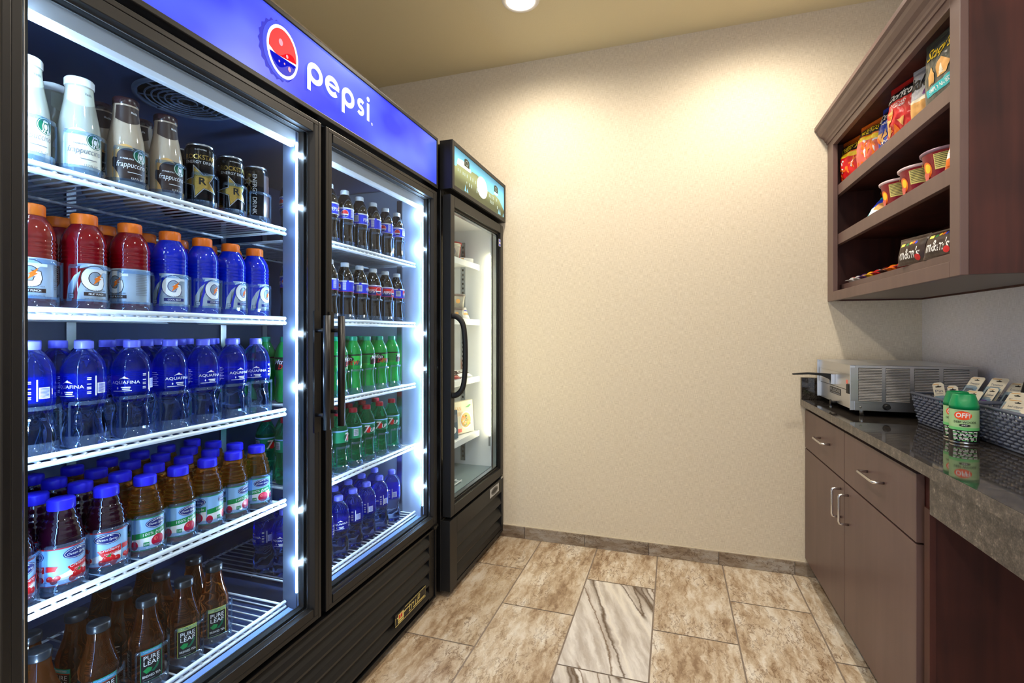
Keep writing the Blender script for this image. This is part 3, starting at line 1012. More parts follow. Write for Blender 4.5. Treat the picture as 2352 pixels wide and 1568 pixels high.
# ------------------------------------------------------------------ single-door freezer
FX = -0.926
F0, F1 = 1.978, 2.688
freezer = thing('display_freezer', 'black single-door freezer with lit scenic header beside the back wall', 'freezer', (-1.3, 2.33, 0))
def build_freezer():
    xb, xi = -1.66, -0.972
    k = M['black']
    mb = MB()
    mb.box(xb, xi, F0, F0 + 0.035, 0.02, 1.995, k)
    mb.box(xb, xi, F1 - 0.05, F1, 0.02, 1.995, k)
    mb.box(xb, xb + 0.06, F0 + 0.035, F1 - 0.05, 0.02, 1.995, k)
    mb.box(xb + 0.06, xi, F0 + 0.035, F1 - 0.05, 1.76, 1.99, k)
    mb.box(xb + 0.06, xi, F0 + 0.035, F1 - 0.05, 0.03, 0.40, k)
    mb.build('cabinet_body', freezer, bevel=0.003)
    for x in (xb + 0.06, xi - 0.06):
        for y in (F0 + 0.06, F1 - 0.06):
            MB().lathe([(0, 0.0), (0.022, 0.0), (0.022, 0.008), (0.012, 0.012), (0.012, 0.03)], 14, M['rubber'], x, y).build('foot', freezer)
    w = M['linerwhite']
    y0, y1, z0, z1 = F0 + 0.035, F1 - 0.05, 0.40, 1.76
    mb = MB()
    mb.box(xb + 0.06, xb + 0.07, y0, y1, z0, z1, w)
    mb.box(xb + 0.07, xi - 0.006, y0, y0 + 0.008, z0, z1, w)
    mb.box(xb + 0.07, xi - 0.006, y1 - 0.008, y1, z0, z1, w)
    mb.box(xb + 0.07, xi - 0.006, y0 + 0.008, y1 - 0.008, z1 - 0.01, z1, w)
    mb.box(xb + 0.07, xi - 0.006, y0 + 0.008, y1 - 0.008, z0, z0 + 0.008, M['greyliner'])
    mb.build('interior_liner', freezer)
    mb = MB()
    for x in (-1.15, -1.45):
        mb.box(x - 0.014, x + 0.014, y1 - 0.014, y1 - 0.008, z0 + 0.03, z1 - 0.08, M['alu'])
        z = z0 + 0.05
        while z < z1 - 0.1:
            mb.box(x - 0.004, x + 0.004, y1 - 0.0148, y1 - 0.0138, z, z + 0.012, M['darkgap'])
            z += 0.026
    mb.build('shelf_standard', freezer)
    mb = MB()
    mb.tube([(-0.985, y1 - 0.016, 0.585), (-0.985, y1 - 0.016, 1.60)], 0.005, 8, M['ledwarm'])
    mb.box(-0.992, -0.980, y1 - 0.0135, y1 - 0.008, 0.50, 1.70, w)
    mb.box(-0.990, -0.981, y1 - 0.020, y1 - 0.0135, 0.525, 0.580, M['greyp'])
    mb.build('led_strip', freezer)
    mb = MB()
    mb.tube([(-0.985, y0 + 0.016, 0.585), (-0.985, y0 + 0.016, 1.60)], 0.005, 8, M['ledwarm'])
    mb.build('led_strip', freezer)
    # shelves: solid white front rail over wire deck
    for z in (1.545, 1.234, 0.915, 0.607):
        mb = MB()
        mb.box(-1.052, -1.046, y0 + 0.01, y1 - 0.016, z - 0.028, z + 0.004, w)
        mb.box(-1.49, -1.052, y0 + 0.01, y1 - 0.016, z - 0.006, z, w)
        mb.build('shelf', freezer, bevel=0.0015)
    # floor rack
    mb = MB()
    for q in range(14):
        x = -1.02 - q * 0.03
        mb.tube([(x, y0 + 0.02, z0 + 0.016), (x, y0 + 0.30, z0 + 0.016)], 0.0035, 6, M['wire'])
    for y in (y0 + 0.03, y0 + 0.29):
        mb.tube([(-1.015, y, z0 + 0.0115), (-1.42, y, z0 + 0.0115)], 0.0035, 6, M['wire'])
    mb.build('floor_rack', freezer)
    # header
    hx = -0.912
    mb = MB()
    mb.box(-0.974, hx - 0.006, F0 - 0.008, F1, 1.792, 2.006, k)
    mb.frame(hx - 0.006, hx, F0 - 0.008, F1, 1.792, 2.006, 0.022, 0.020, M['bronze'])
    hd = mb.build('header_box', freezer, bevel=0.0015)
    mb = MB()
    sy0, sy1, sz0, sz1 = F0 + 0.014, F1 - 0.022, 1.812, 1.986
    mb.box(hx - 0.006, hx - 0.003, sy0, sy1, sz0, sz1, M['skyfilm'])
    Wd, Hd = sy1 - sy0, sz1 - sz0
    U = lambda u: sy0 + u * Wd
    V = lambda v: sz0 + v * Hd
    land, lt, sky = M['landfilm'], M['litwin'], M['skylight']
    pcs = [(poly([(U(a), V(b)) for a, b in ((0, 0), (1, 0), (1, 0.25), (0.93, 0.40), (0.88, 0.5), (0.78, 0.55), (0.72, 0.5), (0.60, 0.5), (0.58, 0.62), (0.50, 0.58), (0.44, 0.60), (0.40, 0.72), (0.30, 0.70), (0.28, 0.62), (0.05, 0.60), (0.03, 0.52), (0, 0.52))]), land),
           (poly([(U(a), V(b)) for a, b in ((0.04, 0.60), (0.28, 0.62), (0.28, 0.72), (0.14, 0.80), (0.06, 0.76))]), M['litglow']),
           (ell(U(0.50), V(0.47), Wd * 0.105, Hd * 0.30, 30), M['litwhite'])]
    def badge(u, v):
        pcs.append((poly([(U(u - 0.045), V(v - 0.1)), (U(u + 0.045), V(v - 0.1)), (U(u + 0.045), V(v + 0.04))] + [(U(u) + Wd * 0.045 * cos(t), V(v + 0.04) + Hd * 0.075 * sin(t)) for t in [pi * q / 10 for q in range(1, 10)]] + [(U(u - 0.045), V(v + 0.04))]), M['oliveprint']))
        pcs.append((stroke(arc(U(u), V(v), Wd * 0.02, Hd * 0.06, 0, 2 * pi, 14)[:-1], 0.0025, True), lt))
        pcs.append((rect(U(u - 0.035), U(u + 0.035), V(v - 0.17), V(v - 0.115)), M['litwhite']))
    badge(0.21, 0.80); badge(0.80, 0.74)
    rnd = random.Random(4)
    for u, v, a, b in [(0.06, 0.42, 0.012, 0.08), (0.09, 0.42, 0.012, 0.08), (0.14, 0.42, 0.012, 0.08), (0.17, 0.42, 0.012, 0.08), (0.21, 0.42, 0.014, 0.09), (0.27, 0.42, 0.014, 0.10), (0.31, 0.42, 0.014, 0.10), (0.36, 0.42, 0.014, 0.09),
                       (0.20, 0.26, 0.010, 0.05), (0.25, 0.22, 0.014, 0.10), (0.285, 0.22, 0.014, 0.10), (0.385, 0.2, 0.014, 0.12),
                       (0.64, 0.34, 0.012, 0.10), (0.67, 0.34, 0.012, 0.10), (0.70, 0.34, 0.012, 0.10), (0.73, 0.34, 0.012, 0.1), (0.66, 0.18, 0.012, 0.1), (0.69, 0.18, 0.012, 0.1), (0.72, 0.18, 0.012, 0.1), (0.80, 0.36, 0.016, 0.09), (0.82, 0.14, 0.016, 0.1)]:
        pcs.append((rect(U(u - a / 2), U(u + a / 2), V(v), V(v + b)), lt))
    for u, s in ((0.17, 0.18), (0.205, 0.12), (0.85, 0.16), (0.88, 0.2), (0.96, 0.12)):
        pcs.append((poly([(U(u - 0.016), V(0.02)), (U(u + 0.016), V(0.02)), (U(u), V(0.02 + s))]), sky))
    art(mb, pcs, on_x(hx - 0.003), eps=0.00015)
    sp = mb.build('sign_panel', hd)
    sp['label'] = 'backlit picture panel of a hillside at dusk under a white moon'
    # door
    y0, y1, z0, z1 = 1.982, 2.682, 0.352, 1.772
    mb = MB()
    mb.frame(-0.966, FX, y0, y1, z0, z1, 0.040, 0.046, M['bronze'])
    fr = mb.build('door', freezer, bevel=0.002)
    gy0, gy1, gz0, gz1 = y0 + 0.040, y1 - 0.040, z0 + 0.046, z1 - 0.046
    MB().box(-0.946, -0.942, gy0, gy1, gz0, gz1, M['glass']).build('glass_pane', fr)
    mb = MB()
    mb.frame(-0.942, -0.938, gy0, gy1, gz0, gz1, 0.010, 0.010, M['rubber'])
    mb.frame(-0.9655, -0.946, gy0, gy1, gz0, gz1, 0.016, 0.016, M['alu'])
    mb.build('glass_trim', fr)
    mb = MB()
    pts = [(FX - 0.006, 2.004, 1.238), (FX + 0.022, 2.004, 1.235), (FX + 0.050, 2.004, 1.205), (FX + 0.058, 2.004, 1.14), (FX + 0.060, 2.004, 1.06), (FX + 0.058, 2.004, 0.985), (FX + 0.050, 2.004, 0.92), (FX + 0.022, 2.004, 0.888), (FX - 0.006, 2.004, 0.885)]
    rad = [0.013, 0.0125, 0.012, 0.0115, 0.0115, 0.0115, 0.012, 0.0125, 0.013]
    for _ in range(2):                       # round the bends
        q, qr = [pts[0]], [rad[0]]
        for a, b_, ra, rb_ in zip(pts, pts[1:], rad, rad[1:]):
            for t in (0.25, 0.75):
                q.append(tuple(u + (v - u) * t for u, v in zip(a, b_))); qr.append(ra + (rb_ - ra) * t)
        pts, rad = q + [pts[-1]], qr + [rad[-1]]
    mb.tube(pts, rad, 12, M['rubber'])
    mb.build('handle', fr)
    mb = MB()
    mb.box(FX + 0.0, FX + 0.0006, 2.610, 2.640, 1.648, 1.688, M['white'])
    art(mb, [(rect(2.612, 2.638, 1.650, 1.686), M['bluep']), (rect(2.614, 2.636, 1.662, 1.672), M['white']), (stroke(arc(2.625, 1.676, 0.008, 0.006, 0.2, pi - 0.2, 10), 0.002), M['white'])], on_x(FX + 0.0006))
    mb.build('energy_sticker', fr)
    # hinge block
    MB().box(FX - 0.03, FX + 0.004, y1 - 0.045, y1 - 0.01, z0 - 0.014, z0 - 0.002, M['alu']).build('hinge', fr)
    # lower panel with three louvers
    mb = MB()
    p0, p1 = F0 - 0.004, 2.688
    mb.box(-0.972, -0.966, p0, p1, 0.03, 0.338, M['darkgap'])
    mb.box(-0.968, FX, p0, p0 + 0.075, 0.03, 0.338, M['bronze'])
    mb.box(-0.968, FX, p1 - 0.03, p1, 0.03, 0.338, M['bronze'])
    mb.box(-0.968, FX, p0 + 0.075, p1 - 0.03, 0.262, 0.338, M['bronze'])
    mb.box(-0.968, FX, p0 + 0.075, p1 - 0.03, 0.03, 0.045, M['bronze'])
    for q in range(3):
        z = 0.046 + q * 0.073
        mb.prism([(-0.962, z + 0.068), (-0.956, z + 0.072), (FX - 0.006, z + 0.03), (FX - 0.001, z + 0.008), (FX - 0.004, z), (FX - 0.010, z + 0.02)], 'y', p0 + 0.075, p1 - 0.03, M['bronze'])
    pn = mb.build('louver_grille', freezer, bevel=0.0015)
    mb = MB()
    mb.box(FX, FX + 0.001, 2.47, 2.61, 0.281, 0.327, M['silver'])
    art(mb, [(ell(2.54, 0.304, 0.052, 0.017, 30), M['blackp']), (stroke(arc(2.54, 0.304, 0.047, 0.013, 0, 2 * pi, 30)[:-1], 0.0015, True), M['silver']), (fit('NOR-LAKE', 2.505, 2.575, 0.299, 0.309), M['silver'])][:2], on_x(FX + 0.001), eps=0.0001)
    mb.build('name_plate', pn)
M['greyliner'] = pm('grey liner floor', (120, 136, 142), 0.35)
def tube_lit(name, col, s, zc, peak, width):
    """film in front of a fluorescent tube: brightest along the tube"""
    m = lit(name, col, s)
    nt = m.node_tree; b = nt.nodes['Principled BSDF']; L = nt.links.new
    ge = N(nt, 'ShaderNodeNewGeometry'); sp = N(nt, 'ShaderNodeSeparateXYZ'); L(ge.outputs['Position'], sp.inputs[0])
    sb = N(nt, 'ShaderNodeMath', operation='SUBTRACT'); sb.inputs[1].default_value = zc; L(sp.outputs[2], sb.inputs[0])
    ab = N(nt, 'ShaderNodeMath', operation='ABSOLUTE'); L(sb.outputs[0], ab.inputs[0])
    mr = N(nt, 'ShaderNodeMapRange', interpolation_type='SMOOTHSTEP')
    for k, v in (('From Min', 0.0), ('From Max', width), ('To Min', peak), ('To Max', s)): mr.inputs[k].default_value = v
    L(ab.outputs[0], mr.inputs['Value']); L(mr.outputs[0], b.inputs['Emission Strength'])
    return m
M['skyfilm'] = tube_lit('lit sky film', (104, 180, 208), 0.65, 1.905, 2.6, 0.085)
M['landfilm'] = tube_lit('lit olive film', (122, 126, 84), 0.5, 1.905, 2.4, 0.07)
M['litwin'] = lit('lit window print', (206, 222, 206), 0.9)
M['litwhite'] = lit('lit moon', (255, 255, 250), 2.6)
M['litglow'] = lit('lit glow print', (236, 232, 214), 1.1)
M['oliveprint'] = lit('lit dark olive print', (84, 88, 66), 0.4)
M['skylight'] = lit('lit pale blue print', (150, 215, 232), 0.9)
build_freezer()

# ------------------------------------------------------------------ wall-hung snack cabinet
WX, W0, W1 = 0.697, 1.557, 2.697
snack_cab = thing('wall_cabinet', 'open dark wood wall cabinet with crown moulding holding snacks', 'wall cabinet', (0.88, 2.12, 1.31))
def build_wall_cabinet():
    lam, ch = M['lam'], M['cherry']
    xr = XR - 0.002
    mb = MB()
    mb.box(WX + 0.019, xr, W0, W0 + 0.018, 1.312, 2.06, ch)
    mb.box(WX + 0.019, xr, W1 - 0.018, W1, 1.312, 2.06, ch)
    mb.box(xr - 0.012, xr, W0 + 0.018, W1 - 0.018, 1.312, 2.06, ch)
    mb.box(WX + 0.019, xr - 0.012, W0 + 0.018, W1 - 0.018, 2.042, 2.06, ch)
    mb.box(WX + 0.019, xr - 0.012, W0 + 0.018, W1 - 0.018, 1.318, 1.336, M['under'])
    mb.build('carcass', snack_cab)
    mb = MB()
    x1 = WX + 0.019
    mb.box(WX, x1, W0, W0 + 0.050, 1.310, 2.062, lam)
    mb.box(WX, x1, W1 - 0.085, W1, 1.310, 2.062, lam)
    mb.box(WX, x1, W0 + 0.050, W1 - 0.085, 2.024, 2.062, lam)
    mb.box(WX, x1, W0 + 0.050, W1 - 0.085, 1.310, 1.352, lam)
    mb.build('face_frame', snack_cab, bevel=0.0015)
    for z0, z1, xf in ((1.792, 1.838, WX + 0.020), (1.566, 1.614, WX + 0.020), (1.352, 1.386, WX + 0.044)):
        mb = MB()
        mb.box(xf, xf + 0.018, W0 + 0.020, W1 - 0.020, z0, z1, lam)
        mb.box(xf + 0.018, xr - 0.014, W0 + 0.020, W1 - 0.020, z1 - 0.020, z1 - 0.0005, ch)
        mb.build('shelf', snack_cab, bevel=0.001)
    # crown moulding, profile in X-Z
    pr = [(WX + 0.02, 2.052), (WX - 0.004, 2.052), (WX - 0.006, 2.062), (WX - 0.012, 2.066), (WX - 0.014, 2.074), (WX - 0.020, 2.082), (WX - 0.032, 2.090), (WX - 0.042, 2.104), (WX - 0.046, 2.116), (WX - 0.055, 2.122), (WX - 0.055, 2.138), (WX + 0.02, 2.138)]
    mb = MB()
    mb.prism(pr, 'y', W0 - 0.055, W1, lam)
    pr2 = [(W0 + 0.02, 2.062)] + [(y - WX + W0, z) for y, z in pr[2:-1]] + [(W0 + 0.02, 2.138)]
    mb.prism([(a, b) for a, b in pr2], 'x', WX + 0.02, xr, lam)
    mb.build('crown_moulding', snack_cab, bevel=0.0008)
build_wall_cabinet()

# ------------------------------------------------------------------ base cabinet and counter
BX = 0.602
base = thing('base_cabinet', 'taupe base cabinet with two drawers and two doors under the granite counter', 'base cabinet', (0.84, 2.12, 0))
def pull(mb, p0, p1, out=0.030, r=0.0046):
    """square-cornered bar pull between two points on the front face (facing -X)"""
    a, b = Vector(p0), Vector(p1)
    d = (b - a).normalized()
    o = Vector((-out, 0, 0))
    pts = [a, a + o * 0.7, a + o * 0.93 + d * 0.002, a + o + d * 0.009, b + o - d * 0.009, b + o * 0.93 - d * 0.002, b + o * 0.7, b]
    mb.tube(pts, r, 10, M['nickel'])
def build_base():
    lam, ch = M['lam'], M['cherry']
    xr = XR - 0.002
    mb = MB()
    mb.box(BX + 0.020, xr, 1.53, 2.697, 0.085, 0.813, ch)
    mb.build('carcass', base)
    mb = MB()
    mb.box(BX + 0.085, xr, 1.54, 2.697, 0.001, 0.085, M['blackp'])
    mb.build('toe_kick', base)
    mb = MB()
    mb.box(BX + 0.022, xr, 1.512, 1.529, 0.001, 0.813, ch)
    mb.box(BX + 0.008, BX + 0.022, 1.500, 1.529, 0.001, 0.72, ch)
    mb.build('end_panel', base, bevel=0.001)
    for y0, y1 in ((2.1235, 2.692), (1.552, 2.1195)):
        mb = MB()
        mb.box(BX, BX + 0.019, y0, y1, 0.617, 0.796, lam)
        d = mb.build('drawer', base, bevel=0.0012)
        yc = 2.366 if y0 > 2 else 1.824
        mb = MB(); pull(mb, (BX, yc - 0.066, 0.712), (BX, yc + 0.066, 0.712)); mb.build('handle', d)
        mb = MB()
        mb.box(BX, BX + 0.019, y0, y1, 0.084, 0.611, lam)
        d = mb.build('door', base, bevel=0.0012)
        yh = 2.158 if y0 > 2 else 2.076
        mb = MB(); pull(mb, (BX, yh, 0.470), (BX, yh, 0.576)); mb.build('handle', d)
build_base()

counter = thing('countertop', 'dark polished granite countertop with backsplash and desk apron', 'countertop', (0.82, 1.65, 0.83))
def build_counter():
    g = M['granite']
    MB().box(0.5845, XR - 0.002, 0.42, 2.697, 0.815, 0.845, g).box(0.583, 0.5845, 0.42, 2.697, 0.8155, 0.8445, M['granitelit']).build('slab', counter)
    MB().box(0.583, XR - 0.002, 2.676, 2.697, 0.845, 0.950, g).build('backsplash', counter, bevel=0.002)
    MB().box(XR - 0.021, XR - 0.002, 0.42, 2.676, 0.845, 0.950, g).build('backsplash', counter, bevel=0.002)
    MB().box(0.606, 0.630, 0.42, 1.492, 0.712, 0.815, M['granitelit']).build('apron', counter, bevel=0.002)
build_counter()
# wall panel that closes the knee space below the desk part of the counter
desk = thing('desk_end_panel', 'dark wood end panel carrying the near end of the granite counter', 'desk panel', (0.86, 0.44, 0))
MB().box(0.64, XR - 0.004, 0.43, 0.45, 0.001, 0.814, M['cherry']).build('panel', desk)

# ------------------------------------------------------------------ countertop pizza oven
oven = thing('pizza_oven', 'stainless steel countertop pizza oven with louvered side and black tray handle', 'pizza oven', (0.84, 2.44, 0.845))
def build_oven():
    x0, x1, y0, y1, z0, z1 = 0.643, 1.036, 2.20, 2.655, 0.868, 1.040
    st = M['steel']
    mb = MB()
    mb.box(x0 + 0.012, x1, y0 + 0.003, y1, z0, z1 - 0.0015, st)
    mb.box(x0, x1 + 0.002, y0 - 0.001, y1 + 0.001, z1 - 0.0015, z1, st)
    # wrap flanges proud of the front face
    mb.box(x0, x0 + 0.014, y0, y0 + 0.003, z0, z1 - 0.0015, st)
    mb.box(x0, x0 + 0.014, y1 - 0.003, y1, z0, z1 - 0.0015, st)
    bd = mb.build('housing', oven, bevel=0.001)
    # louvered side facing the camera
    mb = MB()
    L = M['steeldark']
    mb.box(x0 + 0.016, x1, y0 - 0.001, y0 + 0.003, z0, z0 + 0.035, L)
    mb.box(x0 + 0.016, x1, y0 - 0.001, y0 + 0.003, 1.030, z1 - 0.0015, L)
    cols = [(0.670, 0.746), (0.758, 0.834), (0.847, 0.923), (0.936, 1.013)]
    edges = [x0 + 0.002] + [c for p in cols for c in p] + [x1]
    for a, b in zip(edges[::2], edges[1::2]):
        mb.box(a, b, y0 - 0.001, y0 + 0.003, z0 + 0.035, 1.030, L)
    for a, b in cols:
        mb.box(a, b, y0 + 0.0025, y0 + 0.003, z0 + 0.035, 1.030, M['darkgap'])
        n = 21
        for q in range(n):
            z = z0 + 0.036 + q * (1.030 - z0 - 0.037) / n
            mb.prism([(y0 + 0.0022, z + 0.0052), (y0 - 0.0030, z + 0.0040), (y0 - 0.0046, z + 0.0012), (y0 - 0.0034, z), (y0 + 0.0010, z + 0.0024)], 'x', a + 0.001, b - 0.001, M['louverlit'])
    mb.build('louver_panel', oven)
    mb = MB()
    mb.tube([(0.760, y0 - 0.001, 0.8855), (0.760, y0 - 0.005, 0.8855)], 0.0125, 20, M['rubber'])
    mb.tube([(0.760, y0 - 0.005, 0.8855), (0.760, y0 - 0.020, 0.8855)], [0.0105, 0.0085], 20, M['rubber'])
    mb.build('knob', oven)
    for x in (0.678, 1.010):
        MB().tube([(x, y0 - 0.001, 0.880), (x, y0 - 0.0035, 0.880)], [0.0042, 0.003], 12, M['nickel']).build('screw', oven)
    # front with the tray slot (faces -X)
    xf = x0 + 0.012
    mb = MB()
    mb.box(xf - 0.002, xf, y0 + 0.005, y1 - 0.004, 1.002, z1 - 0.003, st)
    mb.box(xf - 0.003, xf, y0 + 0.028, y1 - 0.02, 0.940, 1.000, st)
    mb.box(xf - 0.002, xf, y0 + 0.005, y1 - 0.004, z0 + 0.002, 0.938, st)
    mb.box(xf - 0.0025, xf - 0.0005, y0 + 0.022, y0 + 0.027, 0.945, 0.998, M['darkgap'])
    mb.box(xf - 0.0022, xf - 0.0005, y0 + 0.02, y1 - 0.02, 0.9375, 0.9395, M['darkgap'])
    mb.box(xf - 0.0035, xf - 0.0025, y0 + 0.055, y0 + 0.075, 0.963, 0.978, M['pink'])
    for q in range(7):
        mb.box(xf - 0.0035, xf - 0.002, y0 + 0.008, y0 + 0.016, 0.978 + q * 0.0075, 0.9815 + q * 0.0075, M['darkgap'])
    mb.build('front_panel', oven)
    mb = MB()
    mb.box(xf - 0.016, xf - 0.001, y0 + 0.002, y0 + 0.034, 0.928, 0.966, M['rubber'])
    mb.build('rocker_switch', oven, bevel=0.004)
    mb = MB()
    mb.box(xf - 0.0035, xf - 0.002, 2.345, 2.487, 0.905, 0.932, M['blackp'])
    art(mb, [(fit('FUSION', 0.008, 0.134, 0.010, 0.024, 0.0), M['silver']), (rect(0.006, 0.136, 0.003, 0.0065), M['greyp'])], on_negx(xf - 0.0035, 2.487, 0.905), eps=0.0001)
    mb.build('name_plate', oven)
    # tray handle
    mb = MB()
    yh = 2.43
    mb.box(xf - 0.018, xf - 0.003, yh - 0.014, yh - 0.012, 0.945, 0.988, st)
    mb.box(xf - 0.018, xf - 0.003, yh + 0.012, yh + 0.014, 0.945, 0.988, st)
    mb.prism([(xf - 0.004, 0.950), (xf - 0.004, 0.988), (xf - 0.045, 0.990), (xf - 0.10, 0.992), (xf - 0.158, 0.986), (xf - 0.160, 0.981), (xf - 0.10, 0.984), (xf - 0.052, 0.980), (xf - 0.022, 0.966)], 'y', yh - 0.0115, yh + 0.0115, M['rubber'])
    mb.build('tray_handle', oven, bevel=0.002)
    for x in (x0 + 0.045, x1 - 0.04):
        for y in (y0 + 0.02, y1 - 0.05):
            MB().lathe([(0, 0.8455), (0.008, 0.8455), (0.007, 0.868)], 12, M['alu'], x, y).build('foot', oven)
    mb = MB()
    mb.tube([(xf - 0.001, 2.40, 0.872), (xf - 0.022, 2.40, 0.872)], [0.006, 0.006], 12, M['rubber'])
    mb.tube([(xf - 0.022, 2.40, 0.872), (xf - 0.026, 2.40, 0.872)], 0.011, 12, M['rubber'])
    mb.build('cord_grip', oven)
build_oven()

# ------------------------------------------------------------------ drinks: materials
def glassy(name, col, ior=1.33, trans=1.0, rough=0.02):
    return pm(name, col, rough, trans=trans, ior=ior, spec=0.5)
M['vanillalabel'] = pm('pale vanilla label', (206, 214, 196), 0.4)
M['milk'] = liquid('vanilla coffee milk', (198, 200, 186), 0.25)
M['mocha'] = liquid('mocha coffee milk', (214, 192, 164), 0.25)
M['capwhite'] = pm('white cap', (236, 240, 240), 0.3)
M['capbrown'] = pm('dark brown cap', (48, 24, 26), 0.25, coat=0.3)
M['punch'] = liquid('fruit punch red', (168, 8, 26), 0.5)
M['punchpale'] = liquid('fruit punch rose', (176, 50, 40), 0.5)
M['coolblue'] = liquid('vivid blue drink', (8, 48, 235), 0.5)
M['caporange'] = pm('orange cap', (255, 122, 22), 0.35)
M['water'] = glow('water in clear bottle', (196, 216, 255), 1.33, 0.0)
M['waterreflect'] = glow('water shoulder with reflected blue in colour', (104, 130, 255), 1.33, 0.06)  # blue from reflections inside the dome is put into the shoulder colour
M['waterfilm'] = clear('blue clear film', (96, 122, 255), 1.35, 0.03, body=(40, 64, 255), bodyfac=0.24)
M['capblue'] = pm('pale blue cap', (112, 118, 246), 0.35)
M['capvivid'] = pm('vivid blue cap', (52, 44, 240), 0.35)
M['cranjuice'] = liquid('cranberry juice', (40, 4, 22), 0.15)
M['applejuice'] = glow('apple juice', (238, 158, 62), 1.34, 0.13)
M['tea'] = glow('brewed tea', (170, 96, 46), 1.34, 0.12)
M['capblack'] = pm('black cap', (22, 26, 32), 0.3, coat=0.2)
M['cola'] = liquid('dark cola', (15, 8, 7), 0.04)
M['dew'] = liquid('bright green soda', (20, 205, 90), 0.6)
M['lime'] = glow('green tinted soda', (50, 214, 150), 1.34, 0.12)
M['capgreen'] = pm('teal green cap', (20, 160, 120), 0.35)
M['capred'] = pm('red cap', (190, 28, 44), 0.35)
M['clearpet'] = clear('clear bottle neck', (226, 238, 255), 1.5, 0.02, body=(190, 215, 245), bodyfac=0.05)
M['silverfilm'] = pm('silver label film', (190, 204, 216), 0.3, metal=0.35, vary=(40, (150, 170, 190)))
M['canblack'] = pm('black can', (16, 17, 20), 0.18, metal=0.6)
M['cangold'] = pm('gold can print', (190, 160, 84), 0.25, metal=0.8)
M['colablue'] = pm('cola blue label', (40, 56, 214), 0.35)
M['cherrysilver'] = pm('silver cola label', (150, 152, 172), 0.35, metal=0.3)
M['sky'] = pm('pale blue label', (150, 196, 240), 0.4)

def cap(mb, r, z0, z1, mat, ribs=36):
    rb = lambda a, z: 1.0 + (0.018 * (1 if int(a / (2 * pi) * 72 + 0.5) % 2 else -1) if z0 + 0.001 < z < z1 - 0.002 else 0)
    mb.lathe([(0.0, z0), (r * 0.99, z0), (r, z0 + 0.0012), (r, z1 - 0.003), (r * 0.93, z1 - 0.0004), (0, z1)], 72, mat, wob=rb)

def bottle(name, cat, body_prof, body_mat, cap_args, label_fn, n=36, wob=None, neck=None, facet=0.0, extra=()):
    t = thing(name, name, cat)
    mb = MB()
    mb.lathe(body_prof, n, body_mat, wob=wob)
    if neck:
        mb.lathe(neck, n, M['clearpet'])
    bo = mb.build('bottle_body', t)
    if facet:
        for p in bo.data.polygons:
            if 0.012 < p.center.z < facet: p.use_smooth = False
    for nm, fn in extra:
        mb = MB(); fn(mb, prof_r(body_prof)); mb.build(nm, t)
    if cap_args:
        mb = MB(); cap(mb, *cap_args); mb.build('cap', t)
    if label_fn:
        mb = MB(); label_fn(mb, prof_r(body_prof)); mb.build('label', t)
    return t

def wrap(mb, rf, z0, z1, mat, e=0.0004, a0=0.0, a1=2 * pi, n=40, ns=6):
    mb.lathe([(rf(z0 + (z1 - z0) * k / ns) + e, z0 + (z1 - z0) * k / ns) for k in range(ns + 1)], n, mat, a0=a0, a1=a1)

